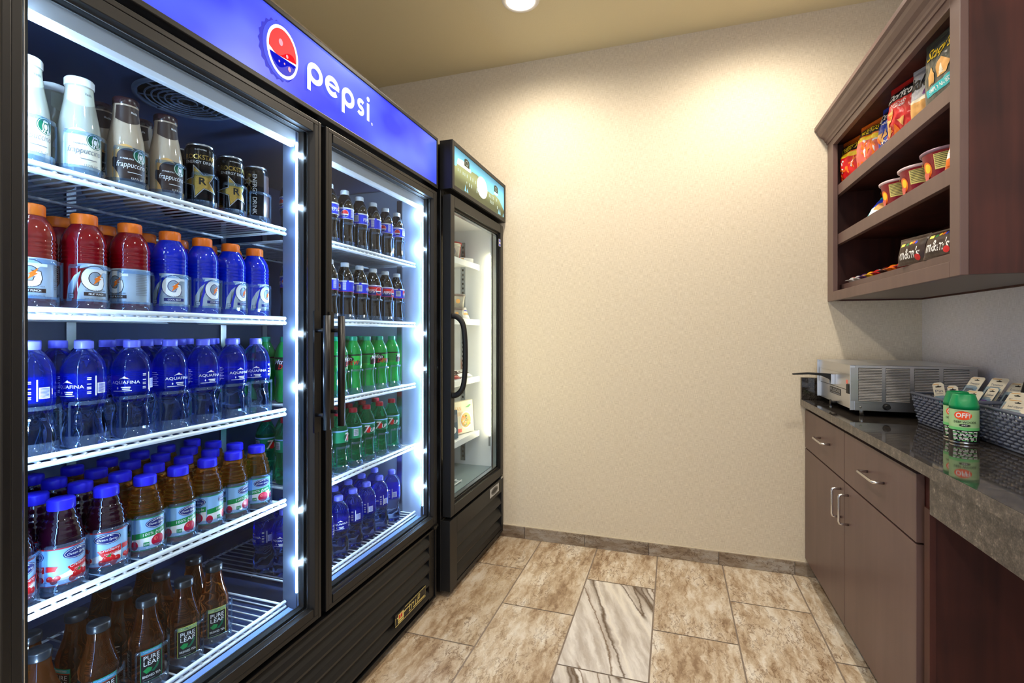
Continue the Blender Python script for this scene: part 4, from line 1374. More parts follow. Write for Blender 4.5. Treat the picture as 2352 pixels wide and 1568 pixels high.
# ---- coffee drink
def coffee(vanilla):
    P = [(0, 0), (0.027, 0.0), (0.0318, 0.004), (0.033, 0.012), (0.0328, 0.018), (0.0334, 0.024), (0.0336, 0.07), (0.0332, 0.092), (0.0312, 0.112), (0.0272, 0.135), (0.0238, 0.155), (0.0222, 0.172), (0.0216, 0.182), (0.0222, 0.184), (0.0222, 0.188), (0.0196, 0.189), (0.0, 0.189)]
    def lab(mb, rf):
        if vanilla:
            base, txt, sw = M['cream'], M['greyp'], M['white']
        else:
            base, txt, sw = M['brownp'], M['white'], M['tan']
        m = on_cyl(rf, 0, 0, 0.0334)
        L = [(poly([(-0.030, 0.022), (0.034, 0.022), (0.034, 0.072), (0.024, 0.090), (0.0, 0.094), (-0.022, 0.084), (-0.030, 0.066)]), base),
             (poly(arc(-0.008, 0.074, 0.022, 0.024, radians(190), radians(60), 14) + arc(-0.002, 0.072, 0.020, 0.018, radians(60), radians(190), 14)), sw),
             (poly([(-0.030, 0.022), (-0.016, 0.022), (-0.020, 0.036), (-0.026, 0.046), (-0.030, 0.05)]), M['tan'] if not vanilla else M['white']),
             (ell(0.020, 0.078, 0.0150, 0.0150, 28), M['darkgreen']), (ell(0.020, 0.078, 0.0138, 0.0138, 28), M['white']), (ell(0.020, 0.078, 0.0128, 0.0128, 28), M['darkgreen']),
             (ell(0.020, 0.0765, 0.0034, 0.0050, 14), M['white']),
             (poly([(0.0150, 0.084), (0.0165, 0.0885), (0.0185, 0.0865), (0.020, 0.0895), (0.0215, 0.0865), (0.0235, 0.0885), (0.025, 0.084)]), M['white']),
             (stroke([(0.016, 0.083), (0.0142, 0.077), (0.0150, 0.070), (0.0128, 0.066)], 0.0018), M['white']),
             (stroke([(0.024, 0.083), (0.0258, 0.077), (0.0250, 0.070), (0.0272, 0.066)], 0.0018), M['white']),
             (stroke([(0.0185, 0.071), (0.0165, 0.0655)], 0.0022), M['white']), (stroke([(0.0215, 0.071), (0.0235, 0.0655)], 0.0022), M['white']),
             (fit('STARBUCKS', -0.016, 0.006, 0.0665, 0.0695), txt),
             (fit('frappuccino', -0.022, 0.030, 0.047, 0.062, 0.0, 0.25), txt),
             (rect(-0.004, 0.022, 0.040, 0.0412), txt), (fit('13.7 FL OZ', 0.002, 0.024, 0.027, 0.031), txt)]
        art(mb, L, m, step=0.004, vstep=0.012, eps=0.00008)
    def necklab(mb, rf):
        nk, txt = (M['vanillalabel'], M['greyp']) if vanilla else (M['brownp'], M['white'])
        neck = [(-0.034 + 0.068 * q / 16, 0.153 - 0.010 * sin(q / 16 * pi)) for q in range(17)]
        art(mb, [(poly(neck + [(0.034, 0.181), (-0.034, 0.181)]), nk),
                 (fit('Vanilla' if vanilla else 'Mocha', 0.006, 0.024, 0.166, 0.171), txt)], on_cyl(rf, 0, 0, 0.0334), step=0.004, vstep=0.006)
    c = (0.0226, 0.184, 0.200, M['capwhite'] if vanilla else M['capbrown'])
    return bottle('coffee_drink_bottle', 'bottle', P, M['milk'] if vanilla else M['mocha'], c, lab, extra=[('neck_label', necklab)])

# ---- energy drink can
def energy_can(vertical=False):
    t = thing('energy_drink_can', 'energy can', 'can')
    P = [(0, 0.004), (0.022, 0.004), (0.0255, 0.0), (0.0275, 0.002), (0.0325, 0.010), (0.033, 0.014), (0.033, 0.146), (0.0322, 0.150), (0.0285, 0.158)]
    mb = MB(); mb.lathe(P, 40, M['canblack']); mb.build('can_body', t)
    mb = MB()
    mb.lathe([(0.0285, 0.157), (0.0292, 0.1605), (0.0285, 0.163), (0.0265, 0.1615), (0.0255, 0.158), (0, 0.158)], 40, M['alu'])
    mb.tube([(0.012 * cos(a * pi / 6), 0.008 * sin(a * pi / 6), 0.1595) for a in range(12)], 0.0014, 6, M['alu'], closed=True)
    mb.build('lid', t)
    mb = MB()
    m = on_cyl(prof_r(P), 0, 0, 0.033)
    if not vertical:
        L = [(poly([(-0.040, 0.020), (0.040, 0.020), (0.040, 0.024), (-0.040, 0.024)]), M['blackp']),
             (star(0.0, 0.070, 0.042, 0.42, 5, pi / 2 + 0.35, 1.1), M['silver']), (star(0.0, 0.070, 0.0385, 0.42, 5, pi / 2 + 0.35, 1.1), M['blackp']), (star(0.0, 0.070, 0.036, 0.42, 5, pi / 2 + 0.35, 1.1), M['cangold']),
             (fit('R', -0.004, 0.012, 0.063, 0.080, 0.03), M['blackp']),
             (fit('ROCKSTAR', -0.033, 0.033, 0.123, 0.1345, 0.006), M['cangold']), (fit('ENERGY DRINK', -0.032, 0.032, 0.1125, 0.1195, 0.006), M['silver']),
             (fit('16 fl oz (473 mL)', -0.020, 0.020, 0.0225, 0.0265, 0.0), M['silver']),
             (fit('B-VITAMINS', -0.012, 0.012, 0.1445, 0.1475, 0.0), M['silver'])]
        art(mb, L, m, step=0.004, eps=0.0001)
    else:
        mv = lambda u, v, e: m(-v, u, e)
        L = [(rect(0.018, 0.140, -0.052, -0.022), M['brownp'])]
        art(mb, L, mv, vstep=0.004, eps=0.0002)
        L = [(fit('ENERGY DRINK', 0.030, 0.138, -0.006, 0.004, 0.006), M['silver']), (fit('ROCKSTAR', 0.030, 0.138, -0.021, -0.009, 0.004), M['cangold']),
             (star(0.050, -0.018, 0.012, 0.42), M['silver']), (star(0.050, -0.018, 0.009, 0.42), M['cangold'])]
        L = [((([(0.168 - x, -y) for x, y in pc[0]]), pc[1]), mt) for pc, mt in L]
        art(mb, L, mv, vstep=0.004, lift=0.0006, eps=0.0002)
        mb2 = [(rect(-0.058 + 0.0015 * q, -0.0572 + 0.0015 * q, 0.03, 0.135), M['greyp']) for q in range(14)]
        art(mb, mb2, m, lift=0.0007, eps=0)
    mb.build('label', t)
    return t

# ---- sports drink
def sports(kind):
    liq = {'red': 'punch', 'rose': 'punchpale', 'blue': 'coolblue'}[kind]
    P = [(0, 0.002), (0.026, 0.0), (0.033, 0.004), (0.0352, 0.010), (0.0355, 0.020), (0.0352, 0.024), (0.0350, 0.096), (0.0356, 0.099)]
    z = 0.099
    for q in range(4):
        P += [(0.0357, z + 0.002), (0.0341, z + 0.0045), (0.0357, z + 0.007)]; z += 0.008
    P += [(0.0352, z + 0.006), (0.0330, z + 0.017), (0.0285, z + 0.028), (0.0230, z + 0.036), (0.0196, z + 0.041), (0.0190, z + 0.046), (0.0, z + 0.046)]
    band = M['brownp'] if kind != 'blue' else M['navy']
    def lab(mb, rf):
        wrap(mb, rf, 0.022, 0.094, M['silverfilm'])
        m = on_cyl(rf, 0, 0, 0.035)
        lq = M[liq]
        G = arc(0, 0.066, 0.0165, 0.0185, radians(40), radians(300), 26) + [(0.0105, 0.058), (0.0105, 0.0655), (0.001, 0.0655)]
        L = [(poly([(-0.052, 0.022), (-0.028, 0.022), (-0.026, 0.045), (-0.018, 0.070), (-0.004, 0.088), (-0.012, 0.0945), (-0.052, 0.0945)]), lq),
             (poly([(-0.045, 0.022), (-0.036, 0.022), (-0.034, 0.052), (-0.022, 0.080), (-0.032, 0.070), (-0.042, 0.050)]), M['silverfilm']),
             (poly([(-0.026, 0.088), (0.002, 0.092), (0.016, 0.0935), (-0.012, 0.0945), (-0.028, 0.0935)]), M['silverfilm']),
             (poly([(-0.024, 0.084), (-0.006, 0.0905), (0.014, 0.094), (-0.004, 0.094), (-0.022, 0.0905)]), M['white']),
             (stroke(G, 0.0125), band), (stroke(G, 0.0100), M['white']), (rect(0.0060, 0.0235, 0.0785, 0.0835), M['white']),
             (poly([(-0.004, 0.054), (0.000, 0.064), (-0.003, 0.065), (0.011, 0.076), (0.007, 0.067), (0.010, 0.066)]), M['orange']),
             (fit('THIRST QUENCHER', -0.017, 0.020, 0.0415, 0.0445), M['greyp']),
             (rect(-0.018, 0.021, 0.0325, 0.0395), band), (fit('FRUIT PUNCH' if kind != 'blue' else 'COOL BLUE', -0.011, 0.014, 0.0342, 0.0378), M['white']),
             (fit('20 FL OZ (1.25 PT) 591 mL', -0.017, 0.020, 0.0255, 0.028), M['greyp']),
             (rect(-0.041, -0.032, 0.027, 0.036), band), (rect(-0.0402, -0.0328, 0.0278, 0.0352), M['silverfilm']), (fit('140', -0.0395, -0.0335, 0.030, 0.033), band)]
        # nutrition panel on the right-hand side
        L += [(rect(0.036, 0.058, 0.040 + 0.0035 * q, 0.0412 + 0.0035 * q), M['greyp']) for q in range(13)]
        art(mb, L, m, step=0.004, eps=0.00005, lift=0.0006)
    return bottle('sports_drink_bottle', 'bottle', P, M[liq], (0.0208, 0.171, 0.192, M['caporange']), lab)

# ---- water
def water(teal=False):
    P = [(0, 0.004), (0.018, 0.003), (0.026, 0.0), (0.032, 0.006), (0.034, 0.016), (0.0345, 0.030), (0.0335, 0.042), (0.0318, 0.054), (0.0300, 0.064), (0.0296, 0.070), (0.0306, 0.076), (0.0312, 0.080), (0.0330, 0.084), (0.0322, 0.0875), (0.0342, 0.092, M['waterreflect']),
         (0.0347, 0.096), (0.0347, 0.140), (0.0349, 0.146), (0.0340, 0.152), (0.0318, 0.162), (0.0270, 0.173), (0.0205, 0.182), (0.0152, 0.188), (0.0132, 0.192), (0.0128, 0.200), (0, 0.200)]
    def wob(a, z):
        if 0.012 < z < 0.092:
            v = noise.noise(Vector((cos(a) * 2.4, sin(a) * 2.4, z * 45)))
            return 1 + 0.075 * v
        return 1.0
    def lab(mb, rf):
        wrap(mb, rf, 0.097, 0.143, M['waterfilm'], n=44)
        m = on_cyl(rf, 0, 0, 0.0347)
        w = M['white']
        L = [(fit('AQUAFINA', -0.026, 0.026, 0.114, 0.1215, 0.0), w),
             (poly([(-0.010, 0.1245), (-0.003, 0.129), (0.000, 0.131), (0.003, 0.128), (0.009, 0.1245), (0.002, 0.1262), (-0.004, 0.1262)]), w), (poly([(0.002, 0.1275), (0.004, 0.1290), (0.006, 0.1265)]), M['pink']),
             (poly([(-0.014, 0.1065), (-0.0125, 0.1095), (-0.011, 0.1065), (-0.0125, 0.104)]), w),
             (rect(-0.006, 0.010, 0.107, 0.1092), w), (rect(-0.004, 0.009, 0.1035, 0.1055), w), (stroke([(-0.022, 0.1005), (-0.004, 0.1008), (0.012, 0.1012)], 0.0010), w),
             (rect(0.046, 0.062, 0.104, 0.124), w), (rect(0.0425, 0.0445, 0.100, 0.138), w)]
        L += [(rect(0.0475, 0.0605, 0.1058 + 0.0022 * q, 0.1068 + 0.0022 * q), M['bluep']) for q in range(8)]
        L += [(rect(0.030, 0.036, 0.104 + q * 0.003, 0.1055 + q * 0.003), w) for q in (0, 1, 3, 4, 6, 9, 10)]
        L += [(rect(-0.060 + 0.004 * (q % 3), -0.038 - 0.003 * (q % 2), 0.104 + q * 0.004, 0.1052 + q * 0.004), w) for q in range(8)]
        art(mb, L, m, step=0.005, eps=0.0001, lift=0.0007)
    return bottle('water_bottle', 'bottle', P, M['water'], (0.0148, 0.190, 0.206, M['capblue']), lab, n=44, wob=wob)

# ---- fruit juice
def juice(kind):
    P = [(0, 0.0), (0.028, 0.0), (0.0335, 0.004), (0.0342, 0.010), (0.0335, 0.013), (0.0335, 0.084), (0.0340, 0.086)]
    z = 0.086
    for q in range(5):
        rr = 0.0335 - 0.0006 * q * q
        P += [(rr + 0.0006, z + 0.003), (rr - 0.0012, z + 0.0065), (rr + 0.0002, z + 0.010)]; z += 0.0105
    P += [(0.0215, z + 0.006), (0.0192, z + 0.010), (0.0188, z + 0.014), (0, z + 0.014)]
    zc = z + 0.009
    cran = kind == 'cranberry'
    def wob(a, z):
        return 1 + (0.012 * sin(3 * a + z * 120) if 0.088 < z < 0.138 else 0)
    def lab(mb, rf):
        edge = M['red'] if cran else M['greenp']
        wrap(mb, rf, 0.014, 0.083, edge)
        wrap(mb, rf, 0.0165, 0.0805, M['sky'], e=0.0007)
        m = on_cyl(rf, 0, 0, 0.0335)
        L = []
        for c in (-0.0702, 0.0, 0.0702):
            if cran:
                L += [(poly([(c - 0.034, 0.0165), (c + 0.034, 0.0165), (c + 0.034, 0.040), (c + 0.012, 0.044), (c - 0.012, 0.034), (c - 0.034, 0.030)]), M['white']),
                      (poly([(c - 0.004, 0.046), (c + 0.034, 0.052), (c + 0.034, 0.040), (c + 0.004, 0.034)]), M['red']), (poly([(c - 0.034, 0.052), (c - 0.016, 0.050), (c - 0.020, 0.042), (c - 0.034, 0.042)]), M['red'])]
                for dx, dz, r in ((0.004, 0.023, 0.006), (0.013, 0.026, 0.0065), (0.021, 0.022, 0.006), (0.009, 0.030, 0.005), (0.018, 0.031, 0.0055), (0.027, 0.027, 0.006), (-0.022, 0.024, 0.0055), (-0.028, 0.029, 0.005), (-0.017, 0.029, 0.0045)):
                    L += [(ell(c + dx, dz, r, r, 16), M['red']), (ell(c + dx - r * 0.3, dz + r * 0.3, r * 0.3, r * 0.3, 10), M['pink'])]
                L += [(poly([(c + 0.010, 0.034), (c + 0.018, 0.040), (c + 0.016, 0.033)]), M['greenp']),
                      (fit('Cranberry', c + 0.000, c + 0.032, 0.043, 0.050, 0.004, 0.2, 0.10), M['white']), (fit('Juice Cocktail', c + 0.006, c + 0.030, 0.0375, 0.0412, 0.0, 0.2, 0.10), M['white'])]
            else:
                L += [(poly([(c - 0.034, 0.0165), (c + 0.034, 0.0165), (c + 0.034, 0.048), (c + 0.010, 0.046), (c - 0.034, 0.040)]), M['white']),
                      (poly([(c - 0.034, 0.050), (c + 0.034, 0.058), (c + 0.034, 0.046), (c - 0.034, 0.038)]), M['greenp']),
                      (ell(c + 0.014, 0.031, 0.0135, 0.0125, 24), M['applered']), (ell(c + 0.009, 0.035, 0.004, 0.004, 12), M['pink']),
                      (poly([(c + 0.014, 0.043), (c + 0.024, 0.049), (c + 0.020, 0.042)]), M['greenp']), (ell(c - 0.029, 0.026, 0.007, 0.0095, 18), M['applered']),
                      (rect(c - 0.013, c - 0.003, 0.0225, 0.0315), M['greenp']), (fit('210', c - 0.0118, c - 0.0042, 0.025, 0.029), M['white']),
                      (fit('100% Apple', c - 0.014, c + 0.030, 0.0445, 0.0525, 0.0, 0.1, 0.115), M['white'])]
            L += [(ell(c + 0.012, 0.069, 0.0215, 0.0105, 26), M['navy']), (stroke(arc(c + 0.012, 0.069, 0.0195, 0.0088, 0, 2 * pi, 26)[:-1], 0.0008, True), M['white']),
                  (poly([(c - 0.002, 0.0715), (c + 0.008, 0.0755), (c + 0.016, 0.0768), (c + 0.022, 0.0738), (c + 0.012, 0.0745)]), M['white']),
                  (fit('Ocean Spray', c - 0.004, c + 0.028, 0.0645, 0.0705, 0.004, 0.2), M['white'])]
        art(mb, L, m, step=0.004, eps=0.00002, lift=0.0008)
    t = bottle('juice_bottle', 'bottle', P, M['cranjuice'] if cran else M['applejuice'], (0.0206, zc, zc + 0.020, M['capvivid']), lab, wob=wob)
    if kind == 'appleback':
        pass
    return t
M['applered'] = pm('apple red print', (200, 16, 60), 0.4)

# ---- brewed tea: shouldered bottle with flat sides
def tea(lemon):
    P = [(0, 0.002), (0.026, 0.0), (0.032, 0.005), (0.0335, 0.012), (0.0325, 0.018), (0.0320, 0.050), (0.0320, 0.090), (0.0330, 0.098), (0.0315, 0.106), (0.0265, 0.122), (0.0215, 0.140), (0.0182, 0.158), (0.0172, 0.170), (0.0168, 0.182), (0, 0.182)]
    def wob(a, z):
        if z < 0.13:
            k = 1.0 if z < 0.10 else (0.13 - z) / 0.03
            return 1 + 0.045 * k * cos(4 * a + pi) * 1.0
        return 1.0
    def lab(mb, rf):
        def m(u, v, e):
            a = u / 0.033
            r = rf(v) * (1 + 0.045 * cos(4 * a + pi)) + e
            return (r * cos(a), r * sin(a), v)
        edge, top = (M['lemon'], M['lemon']) if lemon else (M['greenp'], M['teal'])
        L = [(rect(-0.0205, 0.0205, 0.020, 0.0885), edge), (rect(-0.0195, 0.0195, 0.021, 0.0795), M['blackp']), (rect(-0.0195, 0.0195, 0.0795, 0.0876), top)]
        if lemon:
            L += [(fit('LEMON', -0.007, 0.007, 0.0815, 0.0855), M['blackp'])]
        else:
            L += [(rect(-0.0195, 0.0195, 0.0772, 0.0798), M['redbrown']), (fit('UNSWEETENED', -0.014, 0.014, 0.0822, 0.0858), M['white'])]
        L += [(fit('PURE', -0.015, 0.015, 0.066, 0.0755, 0.004), M['white']), (fit('LEAF', -0.015, 0.015, 0.0545, 0.064, 0.004), M['white']),
              (poly([(-0.016, 0.045), (-0.008, 0.051), (0.001, 0.048), (-0.002, 0.041), (-0.010, 0.038)]), M['greenp']), (poly([(-0.002, 0.040), (0.006, 0.046), (0.012, 0.057), (0.015, 0.056), (0.012, 0.046), (0.004, 0.038)]), M['darkgreen']),
              (fit('BREWED TEA', -0.0165, 0.0165, 0.0295, 0.0345, 0.004), M['white']), (rect(-0.016, 0.006, 0.0245, 0.0255), M['greyp'])]
        art(mb, L, m, step=0.003, eps=0.00008, lift=0.0005)
    def backlab(mb, rf):
        def m(u, v, e):
            a = u / 0.033
            q = rf(v) * (1 + 0.045 * cos(4 * a + pi)) + e
            return (q * cos(a), q * sin(a), v)
        L = [(rect(-0.068, -0.040, 0.025, 0.086), M['blackp'])] + [(rect(-0.066, -0.044 - 0.004 * (q % 3), 0.030 + 0.004 * q, 0.0318 + 0.004 * q), M['silver']) for q in range(13)]
        art(mb, L, m, step=0.003, eps=0.00015, lift=0.0005)
    return bottle('iced_tea_bottle', 'bottle', P, M['tea'], (0.0190, 0.172, 0.188, M['capblack']), lab, n=48, wob=wob, extra=[('back_label', backlab)])
M['redbrown'] = pm('rust print', (150, 60, 40), 0.4)

# ---- contoured soda bottles
SODA = [(0, 0.005), (0.014, 0.004), (0.022, 0.0), (0.0285, 0.005), (0.0300, 0.014), (0.0302, 0.024), (0.0284, 0.042), (0.0262, 0.060), (0.0264, 0.076), (0.0292, 0.088), (0.0306, 0.096), (0.0303, 0.100), (0.0306, 0.104), (0.0306, 0.142), (0.0310, 0.147), (0.0302, 0.154), (0.0262, 0.168), (0.0205, 0.180), (0.0155, 0.189), (0.0136, 0.194), (0.0130, 0.200), (0, 0.200)]
def soda(kind):
    liq, capm = {'cola': ('cola', 'capwhite'), 'redge': ('cola', 'capwhite'), 'cherry': ('cola', 'capwhite'), 'dew': ('dew', 'capgreen'), 'lime': ('lime', 'capred')}[kind]
    def lab(mb, rf):
        m = on_cyl(rf, 0, 0, 0.0306)
        w = M['white']
        L = []
        if kind in ('cola', 'cherry', 'redge'):
            wrap(mb, rf, 0.104, 0.143, M['colablue'])
            for c, alt in ((-0.048, True), (0.048, False)):
                if kind == 'cherry':
                    L += [(rect(c - 0.030, c + 0.030, 0.106, 0.136), M['cherrysilver'] if alt else M['red']), (rect(c - 0.030, c + 0.004, 0.106, 0.119), M['navy'])]
                L += [(rect(c - 0.044, c + 0.044, 0.138, 0.1425), w), (fit('SINCE 1898', c - 0.02, c + 0.02, 0.1392, 0.1414, 0.0), M['bluep']),
                      (rect(c - 0.046, c + 0.046, 0.104, 0.1052), M['red'] if kind != 'cola' else w),
                      (ell(c + 0.014, 0.122, 0.0115, 0.0130, 24), w), (poly(arc(c + 0.014, 0.122, 0.0105, 0.012, radians(-5), radians(185), 14)), M['red']), (poly(arc(c + 0.014, 0.1185, 0.0098, 0.0085, radians(190), radians(350), 12)), M['navy']),
                      (fit('PEPSI', c - 0.026, c + 0.000, 0.114, 0.126, 0.01, 0.15), w)]
            L += [(rect(-0.012, 0.006, 0.112, 0.134), w)] + [(rect(-0.0105, 0.0045, 0.114 + 0.0024 * q, 0.1152 + 0.0024 * q), M['navy']) for q in range(8)]
            L += [(rect(0.080, 0.090, 0.110 + 0.003 * q, 0.1115 + 0.003 * q), w) for q in range(9)]
        elif kind == 'dew':
            wrap(mb, rf, 0.103, 0.144, M['dewlabel'])
            wrap(mb, rf, 0.139, 0.144, M['blackp'], e=0.0007)
            for c in (-0.048, 0.048):
                L += [(poly([(c - 0.034, 0.104), (c - 0.010, 0.104), (c + 0.010, 0.128), (c - 0.004, 0.139), (c - 0.034, 0.130)]), M['blackp']), (poly([(c + 0.008, 0.104), (c + 0.034, 0.104), (c + 0.034, 0.118), (c + 0.020, 0.124)]), M['darkgreen']),
                      (fit('Mtn', c - 0.030, c + 0.002, 0.122, 0.137, 0.012, 0.3), w), (fit('DEW', c - 0.016, c + 0.028, 0.107, 0.122, 0.012, 0.25), M['red'])]
            L += [(rect(-0.016, 0.012, 0.110 + 0.0035 * q, 0.1115 + 0.0035 * q), M['darkgreen']) for q in range(8)]
        else:
            wrap(mb, rf, 0.103, 0.144, M['limelabel'])
            wrap(mb, rf, 0.1395, 0.144, M['sky'], e=0.0007)
            for c in (-0.048, 0.048):
                L += [(ell(c + 0.002, 0.119, 0.026, 0.017, 24), M['darkgreen']), (ell(c - 0.004, 0.119, 0.010, 0.0115, 20), M['red']), (fit('7', c - 0.020, c + 0.002, 0.107, 0.135, 0.012, 0.2), w), (fit('UP', c + 0.003, c + 0.024, 0.110, 0.124, 0.012, 0.2), w)]
            L += [(rect(-0.008, 0.008, 0.112, 0.136), w)] + [(rect(-0.0066, 0.0066, 0.114 + 0.0026 * q, 0.1152 + 0.0026 * q), M['blackp']) for q in range(8)]
        art(mb, L, m, step=0.004, eps=0.00012, lift=0.0008)
    return bottle('soda_bottle', 'bottle', SODA, M[liq], (0.0146, 0.192, 0.208, M[capm]), lab, n=36)
M['dewlabel'] = pm('leaf green label', (40, 170, 60), 0.4)
M['limelabel'] = pm('green label', (16, 140, 90), 0.4)

# ------------------------------------------------------------------ stocking the cooler
SHZ = [1.452, 1.200, 0.941, 0.684, 0.395]          # shelf heights
SHELF_FRONT = -1.049
LEFT = (0.502, 1.140)
RIGHT = (1.242, 1.884)
shelfname = ['top shelf', 'second shelf', 'third shelf', 'fourth shelf', 'bottom rack']
protos = {}
def proto(key, fn):
    if key not in protos:
        protos[key] = [fn(), False]
    return protos[key]
def put(key, fn, x, y, z, az, label, group):
    p = proto(key, fn)
    if not p[1]:
        o = p[0]; p[1] = True
    else:
        o = copy_tree(p[0])
    o.location = (x, y, z)
    o.rotation_euler = (0, 0, az)
    tag(o, label, None, group)
    return o
def toward_cam(x, y):
    return math.atan2(-y, -x)

rows_x = [-1.097, -1.173, -1.249, -1.325]
rowname = ['front row', 'second row back', 'third row back', 'fourth row back']
jr = random.Random(21)

def stock(shelf, ys, kinds, deltas, nrows, what, group, side, rdx=0.0, pitch=0.0755, skip=()):
    """what(kind) -> short description. The label: description, column from the left, row, shelf."""
    z = SHZ[shelf] + 0.0012
    for r in range(nrows):
        for c, y in enumerate(ys):
            if (r, c) in skip: continue
            k, fn = kinds[c] if callable(kinds[c][1]) else kinds[c]
            x = rows_x[0] + rdx - pitch * r + (jr.uniform(-0.0015, 0.0015) if r else 0)
            yy = y + (jr.uniform(-0.0012, 0.0012) if r else 0)
            d = deltas[c] if r == 0 else jr.uniform(-1.5, 1.5)
            lab = '%s, %s from left, %s, %s, %s bay' % (what(k), ORD[c], rowname[r], shelfname[shelf], side)
            put(k, fn, x, yy, z, toward_cam(x, yy) + d, lab, group)

K = {
    'vanilla': lambda: coffee(True), 'mochab': lambda: coffee(False),
    'can': lambda: energy_can(False), 'canv': lambda: energy_can(True),
    'red': lambda: sports('red'), 'rose': lambda: sports('rose'), 'blue': lambda: sports('blue'),
    'water': water, 'cran': lambda: juice('cranberry'), 'apple': lambda: juice('apple'),
    'cola': lambda: soda('cola'), 'cherry': lambda: soda('cherry'), 'redge': lambda: soda('redge'), 'dew': lambda: soda('dew'), 'lime': lambda: soda('lime'),
    'lemontea': lambda: tea(True), 'plaintea': lambda: tea(False),
}
def kk(*names): return [(n, K[n]) for n in names]
D = {'vanilla': 'cream coffee bottle with white lid', 'mochab': 'tan coffee bottle with dark lid', 'can': 'black can with gold star', 'canv': 'black can with sideways lettering',
     'red': 'red drink with orange cap', 'rose': 'red drink with orange cap', 'blue': 'blue drink with orange cap', 'water': 'clear water bottle', 'cran': 'dark red juice bottle', 'apple': 'amber juice bottle',
     'cola': 'cola bottle, plain blue label', 'cherry': 'cola bottle, red and silver label', 'redge': 'cola bottle, red-edged blue label', 'dew': 'bright green soda bottle', 'lime': 'green soda, red cap', 'lemontea': 'yellow-labelled tea bottle', 'plaintea': 'green-labelled tea bottle'}
what = lambda k: D[k]

# left bay
stock(0, [0.572, 0.656, 0.742, 0.828, 0.914, 1.000, 1.082], kk('vanilla', 'vanilla', 'mochab', 'mochab', 'can', 'can', 'canv'),
      [0.25, 0.15, 0.2, 0.3, 0.05, 0.35, 0.0], 2, what, 'coffee drinks and energy cans on the top shelf', 'left', skip=((1, 5), (1, 6)))
stock(1, [0.578, 0.664, 0.750, 0.838, 0.920, 1.002, 1.080], kk('rose', 'red', 'red', 'blue', 'blue', 'blue', 'blue'),
      [0.0, 0.5, -0.75, 0.2, 0.8, 0.95, 1.0], 2, what, 'sports drinks on the second shelf', 'left', pitch=0.077)
stock(2, [0.578, 0.664, 0.754, 0.838, 0.922, 1.006, 1.084], kk(*['water'] * 7),
      [-1.0, -0.75, -0.35, 0.5, 0.5, 0.6, 0.05], 3, what, 'water bottles on the third shelf', 'left', pitch=0.077)
stock(3, [0.548, 0.626, 0.704, 0.782, 0.858, 0.934, 1.010, 1.086], kk('cran', 'cran', 'cran', 'apple', 'apple', 'apple', 'apple', 'apple'),
      [0.2, 0.35, -0.3, 0.3, 0.3, 1.0, 0.6, 0.1], 4, what, 'juice bottles on the fourth shelf', 'left', pitch=0.0785)
# tea on the bottom rack: two staggered rows reaching back
tz = SHZ[4] + 0.0012
teas = [('plaintea', -1.097, 0.690, 0.35, 'first from the left in the front row'), ('plaintea', -1.097, 0.785, 0.3, 'second from the left in the front row'),
        ('lemontea', -1.097, 0.872, 0.25, 'third from the left in the front row'), ('lemontea', -1.097, 0.952, 0.25, 'fourth and rightmost in the front row'),
        ('plaintea', -1.180, 0.620, -0.9, 'first from the left in the second row'), ('plaintea', -1.180, 0.700, -0.9, 'second from the left in the second row'), ('lemontea', -1.180, 0.790, 1.2, 'third from the left in the second row'),
        ('lemontea', -1.180, 0.880, 1.3, 'fourth from the left in the second row'), ('lemontea', -1.180, 0.965, 1.2, 'rightmost in the second row'),
        ('plaintea', -1.262, 0.640, -0.9, 'first from the left in the third row'), ('lemontea', -1.262, 0.800, 1.2, 'second from the left in the third row'), ('lemontea', -1.262, 0.900, 1.2, 'third from the left in the third row'),
        ('plaintea', -1.105, 0.595, -0.9, 'at the dark left end of the front row')]
for k, x, y, d, pos in teas:
    put(k, K[k], x, y, tz, toward_cam(x, y) + d, D[k] + ' ' + pos + ', bottom rack', 'tea bottles on the bottom rack')

# right bay
RY = [1.300, 1.390, 1.474, 1.560, 1.646, 1.732, 1.818]
RY2 = [1.278, 1.359, 1.440, 1.521, 1.604, 1.690, 1.779]
stock(0, RY, kk(*['cola'] * 7), [0.2, -0.6, -2.0, -0.3, -2.8, -2.3, 1.2], 2, what, 'cola bottles on the top shelf', 'right', pitch=0.078)
stock(1, RY, kk(*['redge'] * 4, *['cherry'] * 3), [0.4, -2.2, -2.8, 0.1, -1.3, -0.9, 0.3], 2, what, 'cola bottles on the second shelf', 'right', pitch=0.078)
stock(2, RY2, kk(*['dew'] * 7), [2.4, 2.6, -0.2, -1.75, 0.0, -1.25, 0.1], 3, what, 'green soda bottles on the third shelf', 'right', pitch=0.078)
stock(3, RY2, kk(*['lime'] * 7), [2.0, 2.4, 2.9, 0.35, -1.2, -1.35, -1.4], 3, what, 'green soda bottles on the fourth shelf', 'right', pitch=0.078)
stock(4, RY2, kk(*['water'] * 7), [0.3, 0.1, 0.2, -1.0, -1.1, -0.8, -1.2], 3, what, 'water bottles on the bottom rack', 'right', pitch=0.080)

